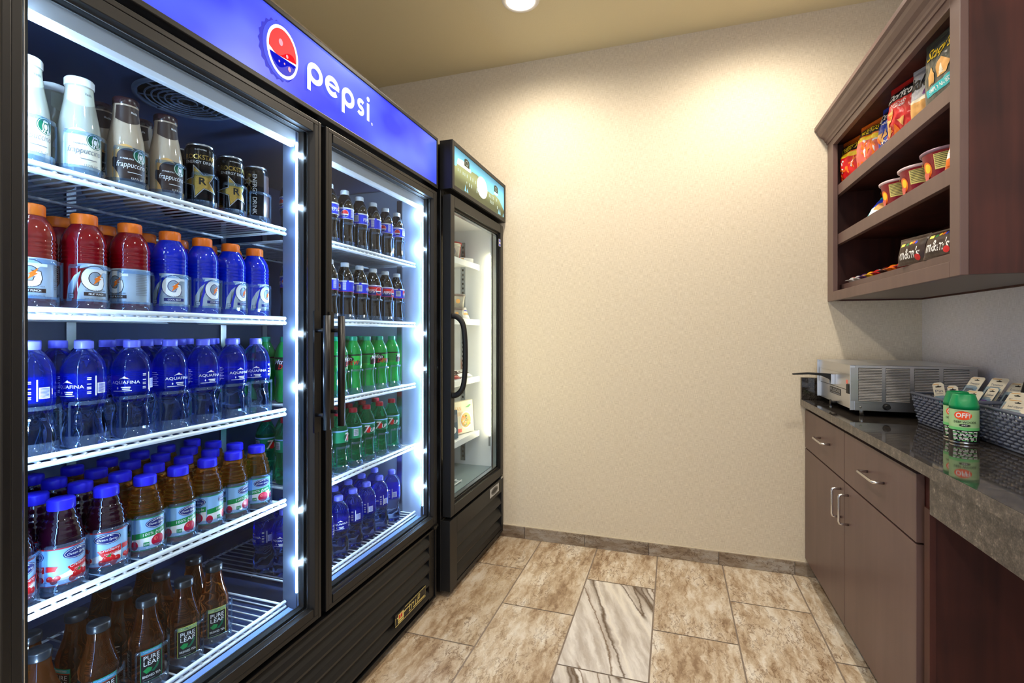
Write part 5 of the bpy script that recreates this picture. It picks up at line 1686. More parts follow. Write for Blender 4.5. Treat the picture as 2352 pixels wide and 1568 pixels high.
# shelves with clear moulded lane organisers
def organiser(sh, ys, rr, z, x, loop=0.085):
    mb = MB()
    c = M['lane']
    for y in ys:
        mb.lathe([(rr, z + 0.001), (rr + 0.0008, z + 0.026), (rr + 0.0022, z + 0.027), (rr + 0.0022, z + 0.001)], 16, c, x, y, a0=-pi / 2, a1=pi / 2)
        if loop:
            mb.lathe([(rr + 0.0005, z + loop), (rr + 0.0005, z + loop + 0.007), (rr + 0.003, z + loop + 0.007), (rr + 0.003, z + loop)], 14, c, x, y, a0=-1.1, a1=1.1)
            for s in (-1, 1):
                mb.box(x + rr * 0.44, x + 0.002 + rr * 0.48, y + s * (rr * 0.94) - 0.0008, y + s * (rr * 0.94) + 0.0012, z + 0.026, z + loop + 0.004, c)
    return mb.build('lane_organiser', sh)
for si, z in enumerate(SHZ):
    for (y0, y1), ys, rr in ((LEFT, [[0.572, 0.656, 0.742, 0.828, 0.914, 1.000, 1.082], [0.578, 0.664, 0.750, 0.838, 0.920, 1.002, 1.080], [0.578, 0.664, 0.754, 0.838, 0.922, 1.006, 1.084], [0.548, 0.626, 0.704, 0.782, 0.858, 0.934, 1.010, 1.086], [0.690, 0.785, 0.872, 0.952]][si], [0.0372, 0.0386, 0.0382, 0.0374, 0.0380][si]), (RIGHT, RY if si < 2 else RY2, 0.0345 if si < 4 else 0.0382)):
        sh = wire_shelf('shelf', cooler, -1.50, SHELF_FRONT, y0, y1, z)
        if si < 4 or ys is not RY2:
            organiser(sh, ys, rr, z, rows_x[0])

# ------------------------------------------------------------------ snack bags
def foil(name, col, rough=0.3):
    return pm(name, col, rough, spec=0.6, coat=0.15, bump=(45, 0.9))
F = {n: foil(n + ' foil', c) for n, c in dict(orange=(238, 116, 28), red=(206, 34, 36), blue=(24, 60, 178), grey=(176, 180, 188), charcoal=(74, 80, 74), sky=(96, 140, 216), teal=(36, 168, 186), brown=(62, 40, 34), maroon=(140, 30, 26), white=(226, 226, 226), yellow=(246, 200, 40)).items()}

def bag(name, label, cat, w, h, d, mat, pieces, loc, rz, lean=0.0, group=None, seed=0, back=None):
    """pillow bag standing on its bottom seal; front faces local -Y"""
    t = thing(name, label, cat, (0, 0, 0), 0, group)
    def th(u, v):
        a = abs(2 * u / w); b = v / h
        e = max(0.0, 1 - a ** 3.0) ** 0.6
        c = min(1.0, max(0.0, (b - 0.03) / 0.30), max(0.0, (0.93 - b) / 0.30)) ** 0.6
        wr = 0.30 * noise.noise(Vector((u * 30 + seed, v * 24, seed * 3.1))) + 0.14 * noise.noise(Vector((u * 80, v * 60 + seed, 1.7)))
        return 0.0009 + d / 2 * e * c * (1 + wr)
    def side(u, v):
        return u * (1.0 - 0.05 * (1 - abs(2 * v / h - 1)))
    nu, nv = 34, 42
    mb = MB()
    for s in (-1, 1):
        vs = []
        for j in range(nv + 1):
            for i in range(nu + 1):
                u, v = w * (i / nu - 0.5), h * j / nv
                vs.append((side(u, v), s * th(u, v), v))
        mb.add(vs, [(j * (nu + 1) + i, j * (nu + 1) + i + 1, (j + 1) * (nu + 1) + i + 1, (j + 1) * (nu + 1) + i) for j in range(nv) for i in range(nu)], mat, True)
    pouch = mb.build('pouch', t)
    mb = MB()
    for z0, z1 in ((0.0, h * 0.035), (h * 0.935, h)):
        n = 5
        for q in range(n):
            z = z0 + (z1 - z0) * q / n
            mb.box(-w / 2, w / 2, -0.0016 if q % 2 else -0.0011, 0.0016 if q % 2 else 0.0011, z, z + (z1 - z0) / n, mat)
    mb.build('crimped_seal', t)
    if pieces:
        mb = MB()
        m = lambda u, v, e: (side(u, v), -(th(u, v) + e), v)
        art(mb, pieces, m, step=0.006, vstep=0.006, eps=0.00007, lift=0.0014)
        mb.build('printed_front', t)
    t.location = loc
    t.rotation_euler = (-lean, 0, rz)
    return t

def puff_art(w, h, seed, sub='orange'):
    r = random.Random(seed)
    P = [(rect(-w * 0.46, w * 0.46, h * 0.05, h * 0.60), M['red'] if seed != 2 else M['pink']),
         (poly([(-w * 0.46, h * 0.60), (w * 0.46, h * 0.52), (w * 0.46, h * 0.62), (-w * 0.46, h * 0.68)]), M['yellow']),
         (poly([(-w * 0.44, h * 0.70), (w * 0.44, h * 0.66), (w * 0.44, h * 0.83), (-w * 0.44, h * 0.87)]), M['blackp']),
         (fit('CHEETOS', -w * 0.40, w * 0.40, h * 0.705, h * 0.83, 0.02, 0.15), M['yellow'])]
    for q in range(16):
        u, v, a, L = r.uniform(-w * 0.36, w * 0.36), r.uniform(h * 0.09, h * 0.52), r.uniform(0, pi), r.uniform(0.010, 0.020)
        P.append((stroke([(u - L * cos(a), v - L * sin(a)), (u, v + 0.003), (u + L * cos(a), v + L * sin(a))], 0.0075), M['orange'] if q % 4 else M['white']))
    return P
def chip_art(w, h, seed, flav):
    r = random.Random(seed)
    P = [(poly([(-w * 0.46, h * 0.66), (w * 0.46, h * 0.66), (w * 0.46, h * 0.86), (-w * 0.46, h * 0.86)]), M['blackp']),
         (fit('Doritos', -w * 0.42, w * 0.42, h * 0.68, h * 0.84, 0.02, 0.1), M['white'])]
    P.append((fit('NACHO', -w * 0.2, w * 0.2, h * 0.575, h * 0.615), M['white'])); P.append((fit('CHEESE', -w * 0.2, w * 0.2, h * 0.52, h * 0.56), M['white'])) if flav == 'n' else None
    for q in range(7):
        u, v, a, s = r.uniform(-w * 0.34, w * 0.34), r.uniform(h * 0.10, h * 0.46), r.uniform(0, 6), r.uniform(0.014, 0.024)
        P.append((poly([(u + s * cos(a + k * 2.1), v + s * sin(a + k * 2.1)) for k in range(3)]), M['orange'] if q % 2 else M['tan']))
    if flav != 'n':
        for q in range(10):
            a = r.uniform(0, 6)
            P.append((stroke([(r.uniform(-w * 0.3, w * 0.3), r.uniform(h * 0.08, h * 0.3)), (r.uniform(-w * 0.3, w * 0.3), r.uniform(h * 0.08, h * 0.3))], 0.002), M['white']))
    return P

SZ = 1.8382
G1 = 'snack bags on the top cabinet shelf'
R = radians
bag('snack_bag', 'orange and red puffed snack bag at the far end of the top shelf', 'snack bag', 0.150, 0.200, 0.060, F['orange'], puff_art(0.150, 0.200, 1), (0.768, 2.590, SZ), R(-72), R(3), G1, 1)
bag('snack_bag', 'dark orange snack bag standing behind between two orange bags', 'snack bag', 0.145, 0.195, 0.045, F['orange'], puff_art(0.145, 0.195, 3), (0.835, 2.470, SZ), R(-78), R(4), G1, 2)
bag('snack_bag', 'orange snack bag with pale red front beside the blue chip bag', 'snack bag', 0.150, 0.190, 0.060, F['orange'], puff_art(0.150, 0.190, 2), (0.765, 2.375, SZ), R(-72), R(6), G1, 3)
bag('snack_bag', 'blue tortilla chip bag next to the red one on the top shelf', 'snack bag', 0.150, 0.195, 0.056, F['blue'], chip_art(0.150, 0.195, 6, 'b'), (0.785, 2.215, SZ), R(-74), R(6), G1, 4)
bag('snack_bag', 'red tortilla chip bag in the middle of the top shelf', 'snack bag', 0.160, 0.200, 0.056, F['red'], chip_art(0.160, 0.200, 8, 'n'), (0.762, 2.050, SZ), R(-74), R(4), G1, 5)
bk = [(rect(-0.06, 0.06, 0.02, 0.075), M['cream']), (poly([(-0.06, 0.02), (0.0, 0.02), (0.03, 0.06), (-0.06, 0.07)]), M['tan']), (fit('baked', -0.055, 0.055, 0.105, 0.150, 0.02, 0.1), M['blackp']), (poly([(0.0, 0.08), (0.05, 0.07), (0.06, 0.095), (0.01, 0.1)]), M['purple'])]
bag('snack_bag', 'silver grey baked chip bag right of the red bag', 'snack bag', 0.135, 0.185, 0.050, F['grey'], bk, (0.775, 1.905, SZ), R(-68), R(3), G1, 6)
b2 = [(rect(-0.05, 0.05, 0.11, 0.135), M['yellow']), (fit('Ruffles', -0.045, 0.045, 0.112, 0.132, 0.02), M['navy']), (rect(-0.055, 0.055, 0.137, 0.160), M['red']), (poly([(-0.04, 0.05), (0.02, 0.045), (0.05, 0.075), (0.01, 0.10), (-0.03, 0.085)]), M['orange']), (poly([(-0.05, 0.03), (-0.02, 0.03), (-0.01, 0.06), (-0.04, 0.065)]), M['tan'])]
bag('snack_bag', 'pale blue chip bag with orange chips before the charcoal bag', 'snack bag', 0.115, 0.172, 0.045, F['sky'], b2, (0.850, 1.842, SZ), R(-78), R(3), G1, 7)
st = [(poly([(-0.060, 0.030), (0.060, 0.030), (0.066, 0.058), (-0.066, 0.052)]), M['teal']), (fit('SIMPLY NAKED', -0.050, 0.055, 0.037, 0.049), M['white']),
      (poly([(-0.055, 0.062), (-0.020, 0.060), (-0.012, 0.085), (-0.030, 0.112), (-0.052, 0.088)]), M['tan']), (poly([(-0.004, 0.068), (0.040, 0.066), (0.058, 0.092), (0.020, 0.118), (-0.002, 0.098)]), M['tan']), (poly([(0.0, 0.072), (0.03, 0.071), (0.02, 0.1)]), M['cream']),
      (fit("Stacy's", -0.056, 0.056, 0.124, 0.168, 0.012, 0.35), M['yellow'])]
bag('snack_bag', 'tall charcoal pita chip bag with yellow script at the near end', 'snack bag', 0.180, 0.200, 0.036, F['charcoal'], st, (0.748, 1.752, SZ), R(-84), R(1), G1, 8)

# middle shelf: instant soup bowls and small pouches
MZ = 1.6142
def bowl(label, y, lid, first=False):
    t = thing('noodle_bowl', label, 'noodle bowl', (0.805, y, MZ), R(180), 'red noodle bowls on the middle shelf')
    P = [(0, 0.0), (0.052, 0.0), (0.055, 0.004), (0.071, 0.094), (0.0735, 0.096)]
    mb = MB(); mb.lathe([(r, z) for r, z in P], 44, M['bowlred'])
    # built at the origin: children are local
    o = mb.build('bowl', None); o.parent = t; o.location = (0, 0, 0)
    mb = MB(); mb.lathe([(0.0715, 0.092), (0.0765, 0.094), (0.0770, 0.099), (0.0745, 0.101), (0.0, 0.101)], 44, lid)
    o = mb.build('lid', None); o.parent = t; o.location = (0, 0, 0)
    mb = MB()
    m = on_cyl(prof_r(P), 0, R(22), 0.064)
    L = [(ell(-0.022, 0.046, 0.020, 0.024, 22), M['orange']), (ell(-0.018, 0.050, 0.012, 0.014, 18), M['yellow']), (rect(0.008, 0.062, 0.040, 0.085), M['labelyellow'])]
    L += [(rect(0.011, 0.058 - 0.006 * (q % 3), 0.045 + 0.0052 * q, 0.0465 + 0.0052 * q), M['blackp']) for q in range(8)]
    L += [(poly([(-0.055, 0.02), (-0.02, 0.016), (-0.01, 0.034), (-0.04, 0.04)]), M['pink']), (star(-0.048, 0.068, 0.009), M['yellow'])]
    art(mb, L, m, step=0.006, vstep=0.02, eps=0.0002, lift=0.0006)
    o = mb.build('label', None); o.parent = t; o.location = (0, 0, 0)
    return t
M['bowlred'] = pm('red paper bowl', (186, 22, 34), 0.3, coat=0.2, vary=(14, (120, 16, 50)))
M['labelyellow'] = pm('pale yellow facts label', (232, 220, 130), 0.5)
M['lidpink'] = pm('pale lid', (226, 200, 206), 0.35)
M['lidmauve'] = pm('mauve lid', (150, 120, 140), 0.3)
bowl('red noodle bowl nearest the teal pouch on the middle shelf', 2.165, M['lidpink'])
bowl('red noodle bowl in the middle of three on the shelf', 2.003, M['lidpink'])
bowl('red noodle bowl behind the near cabinet stile, middle shelf', 1.842, M['lidmauve'])
tp = [(rect(-0.045, 0.045, 0.045, 0.085), M['bluep']), (rect(-0.045, 0.045, 0.004, 0.042), M['white']), (poly([(-0.03, 0.03), (0.0, 0.022), (0.02, 0.04), (0.01, 0.062), (-0.02, 0.058)]), M['tan']), (poly([(0.02, 0.012), (0.04, 0.012), (0.036, 0.03)]), M['red']), (fit('Fit', -0.012, 0.02, 0.092, 0.108, 0.01, 0.2), M['white']), (stroke([(-0.04, 0.01), (-0.01, 0.02), (0.03, 0.012)], 0.003), M['navy'])]
bag('snack_pouch', 'teal and white cracker pouch leaning back beside the red bowls', 'snack pouch', 0.115, 0.125, 0.034, F['teal'], tp, (0.765, 2.285, MZ + 0.003), R(-58), R(42), 'small pouches on the middle shelf', 11)
wp = [(rect(-0.05, 0.05, 0.01, 0.05), M['white']), (poly([(-0.04, 0.012), (0.0, 0.02), (0.03, 0.03), (-0.02, 0.04)]), M['teal']), (fit('OATS', -0.03, 0.03, 0.055, 0.075), M['navy'])]
bag('snack_pouch', 'white cracker pouch lying low at the far end of the middle shelf', 'snack pouch', 0.120, 0.105, 0.030, F['white'], wp, (0.775, 2.425, MZ + 0.003), R(-80), R(64), 'small pouches on the middle shelf', 12)
op = [(rect(-0.03, 0.03, 0.01, 0.05), M['orange']), (rect(-0.03, 0.0, 0.03, 0.066), M['white'])]
bag('snack_pouch', 'small orange pouch in front of the bowl beside the near stile', 'snack pouch', 0.075, 0.080, 0.022, F['orange'], op, (0.742, 1.672, MZ + 0.002), R(-70), R(12), 'small pouches on the middle shelf', 13)

# bottom shelf: candy
LZ = 1.3862
mm = [(rect(-0.060, 0.060, 0.012, 0.074), M['brownp'])]
mm += [(fit("m&m's", -0.048, 0.044, 0.018, 0.054, 0.01, 0.12), M['white']),
       (ell(-0.016, 0.066, 0.006, 0.005), M['greenp']), (ell(-0.002, 0.069, 0.006, 0.005), M['yellow']), (ell(0.010, 0.070, 0.006, 0.005), M['orange']), (ell(0.021, 0.069, 0.006, 0.005), M['bluep']), (ell(0.036, 0.018, 0.011, 0.010), M['red']), (rect(-0.050, -0.030, 0.062, 0.072), M['lemon'])]
bag('candy_bag', 'dark brown candy bag with white letters, in front of its twin', 'candy bag', 0.135, 0.092, 0.026, F['brown'], mm, (0.744, 1.945, LZ), R(-76), R(8), 'brown candy bags on the bottom shelf', 14)
bag('candy_bag', 'dark brown candy bag half hidden by the near cabinet stile', 'candy bag', 0.135, 0.086, 0.026, F['brown'], mm, (0.752, 1.790, LZ), R(-78), R(14), 'brown candy bags on the bottom shelf', 15)
def bar(label, y, x, base, band, word, wc, L=0.125, w=0.040, rz=0.0):
    """flow-wrapped bar lying with its length into the shelf"""
    t = thing('candy_bar', label, 'candy bar', (x, y, LZ), rz, 'candy bars on the bottom shelf')
    mb = MB()
    n = 14
    sec = [(w / 2 * cos(pi * k / n * 2), 0.0135 + 0.0135 * sin(pi * k / n * 2)) for k in range(n)]
    rings = [(0.0, 1.0, 0.08), (0.010, 1.0, 0.08), (0.018, 0.96, 0.9), (L * 0.5, 0.98, 1.0), (L - 0.018, 0.96, 0.9), (L - 0.010, 1.0, 0.08), (L, 1.0, 0.08)]
    vs = [(xx, a * s1, 0.0135 + (b - 0.0135) * s2) for xx, s1, s2 in rings for a, b in sec]
    fs = [(r * n + k, r * n + (k + 1) % n, (r + 1) * n + (k + 1) % n, (r + 1) * n + k) for r in range(len(rings) - 1) for k in range(n)] + [tuple(range(n)), tuple(range((len(rings) - 1) * n, len(rings) * n))]
    mb.add(vs, fs, base, True)
    o = mb.build('wrapper', None); o.parent = t; o.location = (0, 0, 0)
    mb = MB()
    m = lambda u, v, e: (v, -u, 0.0135 + 0.0138 * math.sqrt(max(0, 1 - (2 * u / w) ** 2)) + e)
    mm_ = lambda u, v, e: m(v, u, e)
    art(mb, [(rect(0.022, L - 0.022, -w * 0.34, w * 0.34), band), (fit(word, 0.030, L - 0.030, -w * 0.2, w * 0.22, 0.02, 0.15), wc)], mm_, vstep=0.004, eps=0.0002, lift=0.0006)
    o = mb.build('printed_band', None); o.parent = t; o.location = (0, 0, 0)
    return t
cols = [('white and pink', F['white'], M['pink'], 'CRISP', M['navy']), ('white and navy', F['white'], M['navy'], 'OREO', M['white']), ('purple', foil('purple foil', (90, 50, 110)), M['purple'], 'DARK', M['white']), ('yellow', F['yellow'], M['orange'], 'PEANUT', M['brownp']),
        ('red and white', F['red'], M['white'], 'KIT KAT', M['red']), ('brown and red', F['brown'], M['red'], 'SNACK', M['white']), ('orange', F['orange'], M['yellow'], "REESE'S", M['brownp']), ('bright red', F['red'], M['red'], 'CRUNCH', M['white'])]
for q, (cn, f_, b_, wd_, wc_) in enumerate(cols):
    bar('%s candy bar, %s from the far end of the front row, bottom shelf' % (cn, ORD[q]), 2.600 - 0.071 * q, 0.748, f_, b_, wd_, wc_, w=0.050 if q % 2 else 0.058)
dk = ['navy', 'brown', 'maroon', 'charcoal', 'navy', 'brown', 'maroon']
F['navy'] = foil('navy foil', (36, 34, 74))
for q in range(7):
    bar('dark %s candy bar, %s from the far end of the back row, bottom shelf' % (dk[q], ORD[q]), 2.565 - 0.075 * q, 0.880, F[dk[q]], M['silver'] if q % 2 else M['purple'], 'MILK', M['white'], w=0.056)

# ------------------------------------------------------------------ baskets of sundries on the counter
CZ = 0.8453
def basket(label, x0, x1, y0, y1, h, fl, handle=False):
    """flared woven plastic basket; bottom rectangle x0..x1, y0..y1, rim widened by fl"""
    t = thing('woven_basket', label, 'basket', ((x0 + x1) / 2, (y0 + y1) / 2, CZ), group='grey woven baskets on the counter')
    w = M['wicker']
    mb = MB()
    def corner(k, z):
        f = fl * z / h
        c = [(x0 - f, y0 - f), (x0 - f, y1 + f), (x1 + f, y1 + f), (x1 + f, y0 - f)][k % 4]
        return Vector((c[0], c[1], CZ + z))
    rows = 9
    z0, z1 = 0.010, h - 0.008
    for k in range(4):
        L = (corner(k + 1, 0) - corner(k, 0)).length
        n = max(4, int(L / 0.0155))
        nrm = Vector([(-1, 0, 0), (0, 1, 0), (1, 0, 0), (0, -1, 0)][k])
        P = lambda s, z: corner(k, z) + (corner(k + 1, z) - corner(k, z)) * s
        for i in range(n + 1):
            mb.tube([P(i / n, 0.004), P(i / n, h - 0.004)], 0.0022, 4, w)
        for r in range(rows):
            z = z0 + (z1 - z0) * (r + 0.5) / rows
            for i in range(n):
                if (i + r) % 2: continue
                a, b = max(0.0, (i - 0.28) / n), min(1.0, (i + 1.28) / n)
                mb.tube([P(a, z) - nrm * 0.0005, P(a * 0.7 + b * 0.3, z) + nrm * 0.0036, P(a * 0.3 + b * 0.7, z) + nrm * 0.0036, P(b, z) - nrm * 0.0005], 0.0042, 6, w, flat=0.95)
    mb.build('woven_side', t)
    mb = MB()
    mb.tube([corner(k, h) for k in range(4)], 0.0048, 8, w, closed=True)
    mb.build('rim', t)
    mb = MB()
    mb.box(x0, x1, y0, y1, CZ + 0.0005, CZ + 0.004, w)
    mb.tube([corner(k, 0.004) for k in range(4)], 0.004, 6, w, closed=True)
    mb.build('bottom', t)
    if handle:
        mb = MB()
        yc, zc = 1.776, CZ + h - 0.004
        mb.tube([(x1 - 0.034 + 0.01 * sin(a), yc + 0.088 * cos(a), zc + 0.135 * sin(a)) for a in [pi * q / 14 for q in range(15)]], 0.0062, 10, M['rubber'])
        mb.build('carry_handle', t)
    return t
basket('grey woven basket between the oven and the spray cans', 0.826, 1.02, 1.915, 2.105, 0.104, 0.016)
basket('grey woven basket right of the spray cans, full of card packs', 0.868, 1.016, 1.440, 1.862, 0.104, 0.010, True)

def spray(label, x, y, az):
    t = thing('spray_can', label, 'spray can', (0, 0, 0), 0, 'green spray cans on the counter')
    r = 0.0325
    P = [(0, 0.002), (r - 0.004, 0.002), (r - 0.0005, 0.0), (r + 0.0006, 0.002), (r, 0.005), (r, 0.098), (r - 0.001, 0.1)]
    mb = MB(); mb.lathe(P, 40, M['nickel']); mb.build('can_body', t)
    mb = MB()
    def dip(a, z):
        # thumb scoop on the front of the overcap
        d = math.atan2(sin(a), cos(a))
        k = max(0.0, 1 - (d / 0.55) ** 2) if z > 0.122 else 0
        return 1 - 0.30 * k * min(1, (z - 0.120) / 0.012)
    mb.lathe([(r - 0.002, 0.0985), (r + 0.0006, 0.0985), (r + 0.0004, 0.110), (r - 0.003, 0.124), (r - 0.007, 0.138), (r - 0.008, 0.141), (r - 0.012, 0.1415), (0.012, 0.136), (0, 0.136)], 72, M['capspray'], wob=dip)
    mb.build('overcap', t)
    mb = MB()
    rf = lambda z: r
    wrap(mb, rf, 0.006, 0.098, M['palegreen'], n=44, ns=1)
    wrap(mb, rf, 0.006, 0.040, M['blackp'], e=0.0007, n=44, ns=1)
    wrap(mb, rf, 0.040, 0.048, M['mint'], e=0.0007, n=44, ns=1)
    m = on_cyl(rf, 0, 0, r)
    L = [(ell(-0.004, 0.082, 0.0195, 0.0125, 28), M['offorange']), (fit('OFF!', -0.0195, 0.012, 0.0755, 0.0895, 0.025, 0.1), M['white']),
         (fit('DEEP WOODS', -0.024, 0.026, 0.0605, 0.0665, 0.01), M['blackp']), (ell(0.0, 0.0545, 0.0125, 0.0035, 18), M['blackp']), (fit('DRY', -0.006, 0.006, 0.0528, 0.0562), M['white']), (rect(-0.022, -0.002, 0.0945, 0.0952), M['greyp'])]
    rr = random.Random(3)
    for q in range(8):
        u = -0.024
        while u < 0.024:
            l = rr.uniform(0.003, 0.011)
            L.append((rect(u, min(0.026, u + l), 0.0105 + 0.0036 * q, 0.0126 + 0.0036 * q), M['white'] if q % 3 else M['mint']))
            u += l + rr.uniform(0.002, 0.005)
    art(mb, L, m, step=0.004, eps=0.0001, lift=0.001)
    mb.build('label', t)
    t.location = (x, y, CZ); t.rotation_euler = (0, 0, az)
    return t
M['capspray'] = pm('green plastic overcap', (0, 142, 82), 0.35)
M['mint'] = pm('mint print', (110, 200, 120), 0.4)
M['offorange'] = pm('orange red print', (250, 84, 30), 0.4)
spray('green capped insect spray can nearest the counter edge', 0.800, 1.766, toward_cam(0.8, 1.766) + 0.05)
spray('green capped insect spray can behind, half hidden by the other', 0.817, 1.838, toward_cam(0.83, 1.86) - 0.15)

def pack(label, loc, rz, lean, word, w=0.052, h=0.105, col=None, tint=None, roll=0.0):
    """peg card with a clear blister; faces local -Y, foot of the card at the origin"""
    t = thing('card_pack', label, 'card pack', loc, 0, 'peg card packs in the baskets')
    c = 0.006
    out = [(-w / 2 + c, h), (-w / 2, h - c), (-w / 2, 0), (w / 2, 0), (w / 2, h - c), (w / 2 - c, h)]
    mb = MB(); mb.prism(out, 'y', 0.0, 0.0008, M['card'])
    art(mb, [(poly([(-0.009, h - 0.013), (-0.003, h - 0.012), (0, h - 0.009), (0.003, h - 0.012), (0.009, h - 0.013), (0.006, h - 0.016), (-0.006, h - 0.016)]), M['blackp']), (fit(word, -w * 0.34, w * 0.34, h - 0.033, h - 0.024), M['greyp']),
             (rect(-w * 0.3, w * 0.3, h - 0.0385, h - 0.037), M['greyp']), (rect(-w * 0.42, w * 0.1, h - 0.007, h - 0.0045), M['tan'])], on_negy(0.0), eps=0.0001)
    o = mb.build('card', None); o.parent = t; o.location = (0, 0, 0)
    mb = MB()
    bw = w * 0.38
    mb.prism([(-bw, 0.012), (bw, 0.012), (bw, h - 0.045), (-bw, h - 0.045)], 'y', -0.011, -0.0005, M['lane'])
    o = mb.build('blister', None); o.parent = t; o.location = (0, 0, 0)
    mb = MB()
    mb.box(-bw * 0.6, bw * 0.6, -0.009, -0.001, 0.016, h - 0.055, tint or M['nickel'])
    o = mb.build('contents', None); o.parent = t; o.location = (0, 0, 0)
    t.rotation_euler = (-lean, roll, rz)
    return t
M['card'] = pm('cream peg card', (226, 218, 196), 0.5)
BZ = CZ + 0.012
pack('narrow peg card standing alone at the far end of the left basket', (0.868, 2.037, BZ + 0.030), R(-30), R(8), 'Pin', 0.030, 0.108, tint=M['teal'], roll=R(-10))
pack('narrow peg card near the right side of the left basket', (0.857, 1.936, BZ + 0.032), R(-30), R(8), 'Comb', 0.026, 0.106, tint=M['teal'], roll=R(-6))
packs = [((0.884, 1.985, 0.888), 0.110, 'Razor', 0.050, 'wide peg card with orange contents next to the spray cans', M['orange']),
         ((0.928, 2.078, 0.911), 0.130, 'Tweezers', 0.044, 'peg card leaning at the back corner beside the oven', M['nickel']),
         ((0.918, 1.964, 0.893), 0.120, 'Toothbrush', 0.030, 'narrow peg card leaning between the two baskets of packs', M['purple']),
         ((0.944, 1.990, 0.914), 0.132, 'Tweezers', 0.050, 'tallest peg card standing at the back of the left basket', M['blackp']),
         ((0.978, 1.955, 0.910), 0.122, 'Scissors', 0.044, 'peg card at the back beside the black handle', M['blackp']),
         ((0.905, 1.815, 0.897), 0.118, 'File', 0.044, 'peg card with an orange item, left end of the right basket', M['orange']),
         ((0.884, 1.768, 0.886), 0.112, 'Nail Clipper', 0.056, 'large peg card for a nail clipper at the front rim', M['nickel']),
         ((0.953, 1.790, 0.898), 0.122, 'Comb', 0.046, 'peg card in front of the black carry handle', M['blackp']),
         ((0.920, 1.738, 0.886), 0.105, 'Floss', 0.050, 'peg card at the front rim nearest the picture edge', M['nickel'])]
for loc, hh, word, w, lab, tint in packs:
    pack(lab, loc, R(-62), R(40), word, w, hh, tint=tint)

# ------------------------------------------------------------------ frozen food in the freezer
def tub(name, label, cat, x, y, z, r0, r1, h, mat, lidmat, pieces=None, group=None, n=36):
    t = thing(name, label, cat, (x, y, z), 0, group)
    def child(mb, nm):
        o = mb.build(nm, None); o.parent = t; o.location = (0, 0, 0)
    P = [(0, 0), (r0, 0), (r1, h)]
    mb = MB(); mb.lathe(P, n, mat)
    child(mb, 'tub')
    mb = MB(); mb.lathe([(r1 - 0.001, h - 0.006), (r1 + 0.003, h - 0.006), (r1 + 0.003, h + 0.005), (r1, h + 0.007), (0, h + 0.007)], n, lidmat); child(mb, 'lid')
    if pieces:
        mb = MB(); art(mb, pieces, on_cyl(prof_r(P), 0, toward_cam(x, y), r1), step=0.006, vstep=0.02, lift=0.0005); child(mb, 'label')
    return t
fz = [1.5492, 1.2382, 0.9192, 0.6112]
M['darkbox'] = pm('slate box', (70, 92, 110), 0.4)
M['lidred'] = pm('red tub lid', (196, 60, 62), 0.4)
M['lidgrey'] = pm('grey brown lid', (112, 100, 98), 0.4)
M['tubred'] = pm('red tub', (190, 70, 60), 0.4)
M['tubwhite'] = pm('white tub', (232, 226, 214), 0.4, vary=(60, (170, 150, 130)))
M['tubgrey'] = pm('grey tub', (186, 186, 180), 0.4, vary=(50, (150, 146, 136)))
tub('ice_cream_tub', 'red ice cream tub with red lid on the top freezer shelf', 'ice cream tub', -1.155, 2.475, fz[0], 0.046, 0.056, 0.098, M['tubred'], M['lidred'], [(ell(0.032, 0.066, 0.012, 0.016, 20), M['navy']), (ell(0.032, 0.066, 0.009, 0.012, 20), M['white']), (poly([(0.020, 0.01), (0.034, 0.008), (0.036, 0.04), (0.024, 0.044)]), M['cream'])], 'ice cream tubs in the freezer')
tub('ice_cream_tub', 'small white ice cream cup in front of the red tub', 'ice cream tub', -1.098, 2.375, fz[0], 0.032, 0.038, 0.072, M['tubwhite'], M['cream'], [(ell(0.0, 0.036, 0.016, 0.022, 18), M['greyp'])], 'ice cream tubs in the freezer')
tub('ice_cream_tub', 'grey ice cream tub, lower of the stacked pair, second freezer shelf', 'ice cream tub', -1.110, 2.425, fz[1], 0.044, 0.049, 0.050, M['tubgrey'], M['lidgrey'], [(rect(-0.03, -0.012, 0.012, 0.040), M['greyp']), (ell(0.012, 0.026, 0.010, 0.008), M['tan'])], 'ice cream tubs in the freezer')
tub('ice_cream_tub', 'grey ice cream tub, upper of the stacked pair, second freezer shelf', 'ice cream tub', -1.106, 2.432, fz[1] + 0.0575, 0.042, 0.048, 0.066, M['tubgrey'], M['lidgrey'], [(rect(-0.032, -0.010, 0.012, 0.052), M['greyp']), (ell(0.012, 0.034, 0.012, 0.012), M['tan'])], 'ice cream tubs in the freezer')
def carton(name, label, cat, x, y, z, w, d, h, rz, mat, pieces, lean=0.0, group=None):
    t = thing(name, label, cat, (x, y, z), 0, group)
    mb = MB(); mb.box(-w / 2, w / 2, 0, d, 0, h, mat)
    o = mb.build('carton', None, bevel=0.001); o.parent = t; o.location = (0, 0, 0)
    if pieces:
        mb = MB(); art(mb, pieces, on_negy(0.0, 0, 0), eps=0.0003, lift=0.0004)
        o = mb.build('printed_front', None); o.parent = t; o.location = (0, 0, 0)
    t.rotation_euler = (-lean, 0, rz)
    return t
lc = [(fit('LEAN', -0.070, -0.005, 0.126, 0.148, 0.0), M['tan']), (fit('CUISINE', -0.070, 0.010, 0.098, 0.118, 0.0), M['tan']), (ell(0.032, 0.070, 0.052, 0.048, 30), M['white']), (ell(0.032, 0.070, 0.044, 0.040, 28), M['tan'])]
rr = random.Random(9)
for q in range(26):
    lc.append((ell(0.032 + rr.uniform(-0.034, 0.034), 0.070 + rr.uniform(-0.028, 0.028), 0.006, 0.004, 9), M[['cream', 'orange', 'yellow', 'tan', 'greenp'][q % 5]]))
lc += [(poly([(0.02, 0.14), (0.06, 0.155), (0.075, 0.15), (0.05, 0.138)]), M['greenp']), (poly([(-0.07, 0.012), (-0.02, 0.012), (-0.02, 0.03), (-0.06, 0.034)]), M['pink'])]
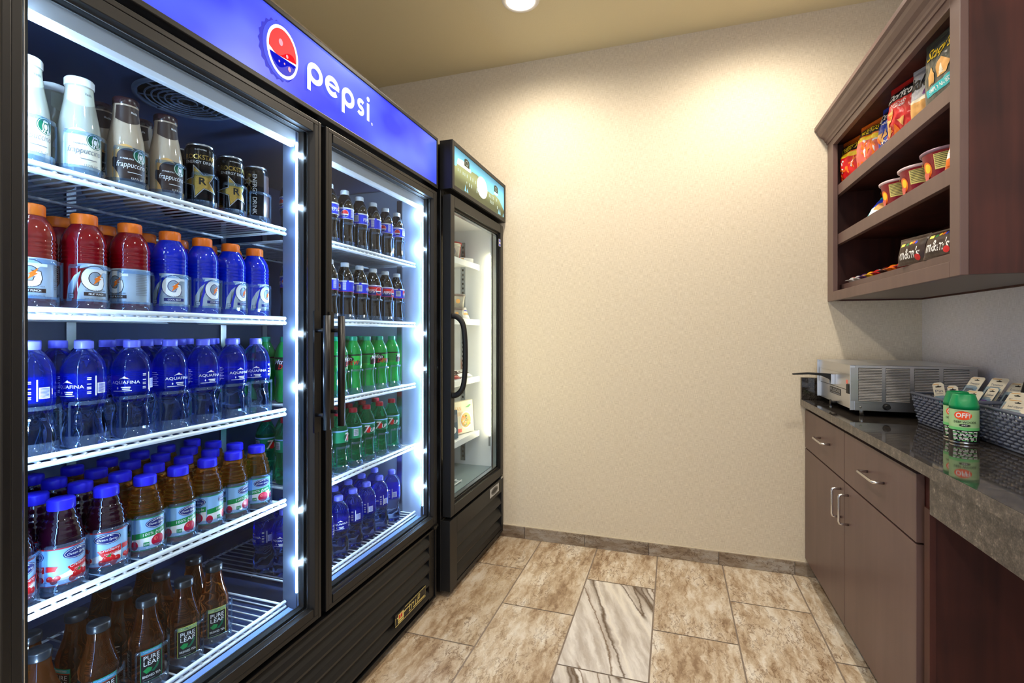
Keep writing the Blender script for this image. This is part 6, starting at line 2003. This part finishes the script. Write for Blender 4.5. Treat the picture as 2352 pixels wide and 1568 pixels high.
carton('frozen_meal_box', 'pale frozen meal box with a bowl of pasta on the front', 'frozen meal box', -1.095, 2.500, fz[3], 0.205, 0.035, 0.175, R(76), M['cream'], lc, R(4), 'frozen meal boxes')
dkb = [(rect(-0.06, 0.06, 0.085, 0.125), M['greyp']), (poly([(-0.05, 0.02), (0.0, 0.02), (0.02, 0.06), (-0.03, 0.08)]), M['tan']), (ell(0.03, 0.045, 0.022, 0.018), M['white'])]
carton('frozen_meal_box', 'dark frozen meal box in front of the pale one', 'frozen meal box', -1.088, 2.318, fz[3], 0.135, 0.030, 0.148, R(74), M['darkbox'] if 'darkbox' in M else M['greyp'], dkb, R(3), 'frozen meal boxes')
carton('frozen_snack_box', 'small white box lying on the top freezer shelf', 'frozen snack box', -1.085, 2.530, fz[0], 0.090, 0.050, 0.028, R(60), M['white'], [(rect(-0.04, -0.02, 0.004, 0.024), M['tan'])], 0, 'frozen snack packs')
fw = [(rect(-0.045, 0.045, 0.045, 0.054), M['bluep']), (rect(-0.045, 0.045, 0.02, 0.032), M['tan'])]
bag('frozen_snack_pack', 'white frozen snack pack with a blue stripe on the second shelf', 'frozen snack pack', 0.105, 0.080, 0.030, F['white'], fw, (-1.215, 2.490, fz[1] + 0.002), R(58), R(10), 'frozen snack packs', 21)
bag('frozen_snack_pack', 'white frozen snack pack lying lowest on the second shelf', 'frozen snack pack', 0.105, 0.075, 0.026, F['white'], fw, (-1.120, 2.545, fz[1] + 0.002), R(58), R(30), 'frozen snack packs', 22)
spn = [(rect(-0.045, 0.045, 0.02, 0.05), M['brownp']), (fit('BAR', -0.03, 0.03, 0.026, 0.044), M['white'])]
for q, (x, y, ln, f_, nm) in enumerate([(-1.095, 2.370, 70, 'maroon', 'dark red frozen novelty packet at the left of the third shelf'), (-1.095, 2.525, 70, 'white', 'white frozen novelty packet at the right of the third shelf'), (-1.225, 2.450, 14, 'orange', 'orange frozen novelty packet standing at the back of the third shelf')]):
    bag('frozen_novelty', nm, 'frozen novelty', 0.105, 0.090, 0.026, F[f_], spn, (x, y, fz[2] + 0.002), R(58), R(ln), 'frozen novelty packets on the third shelf', 30 + q)
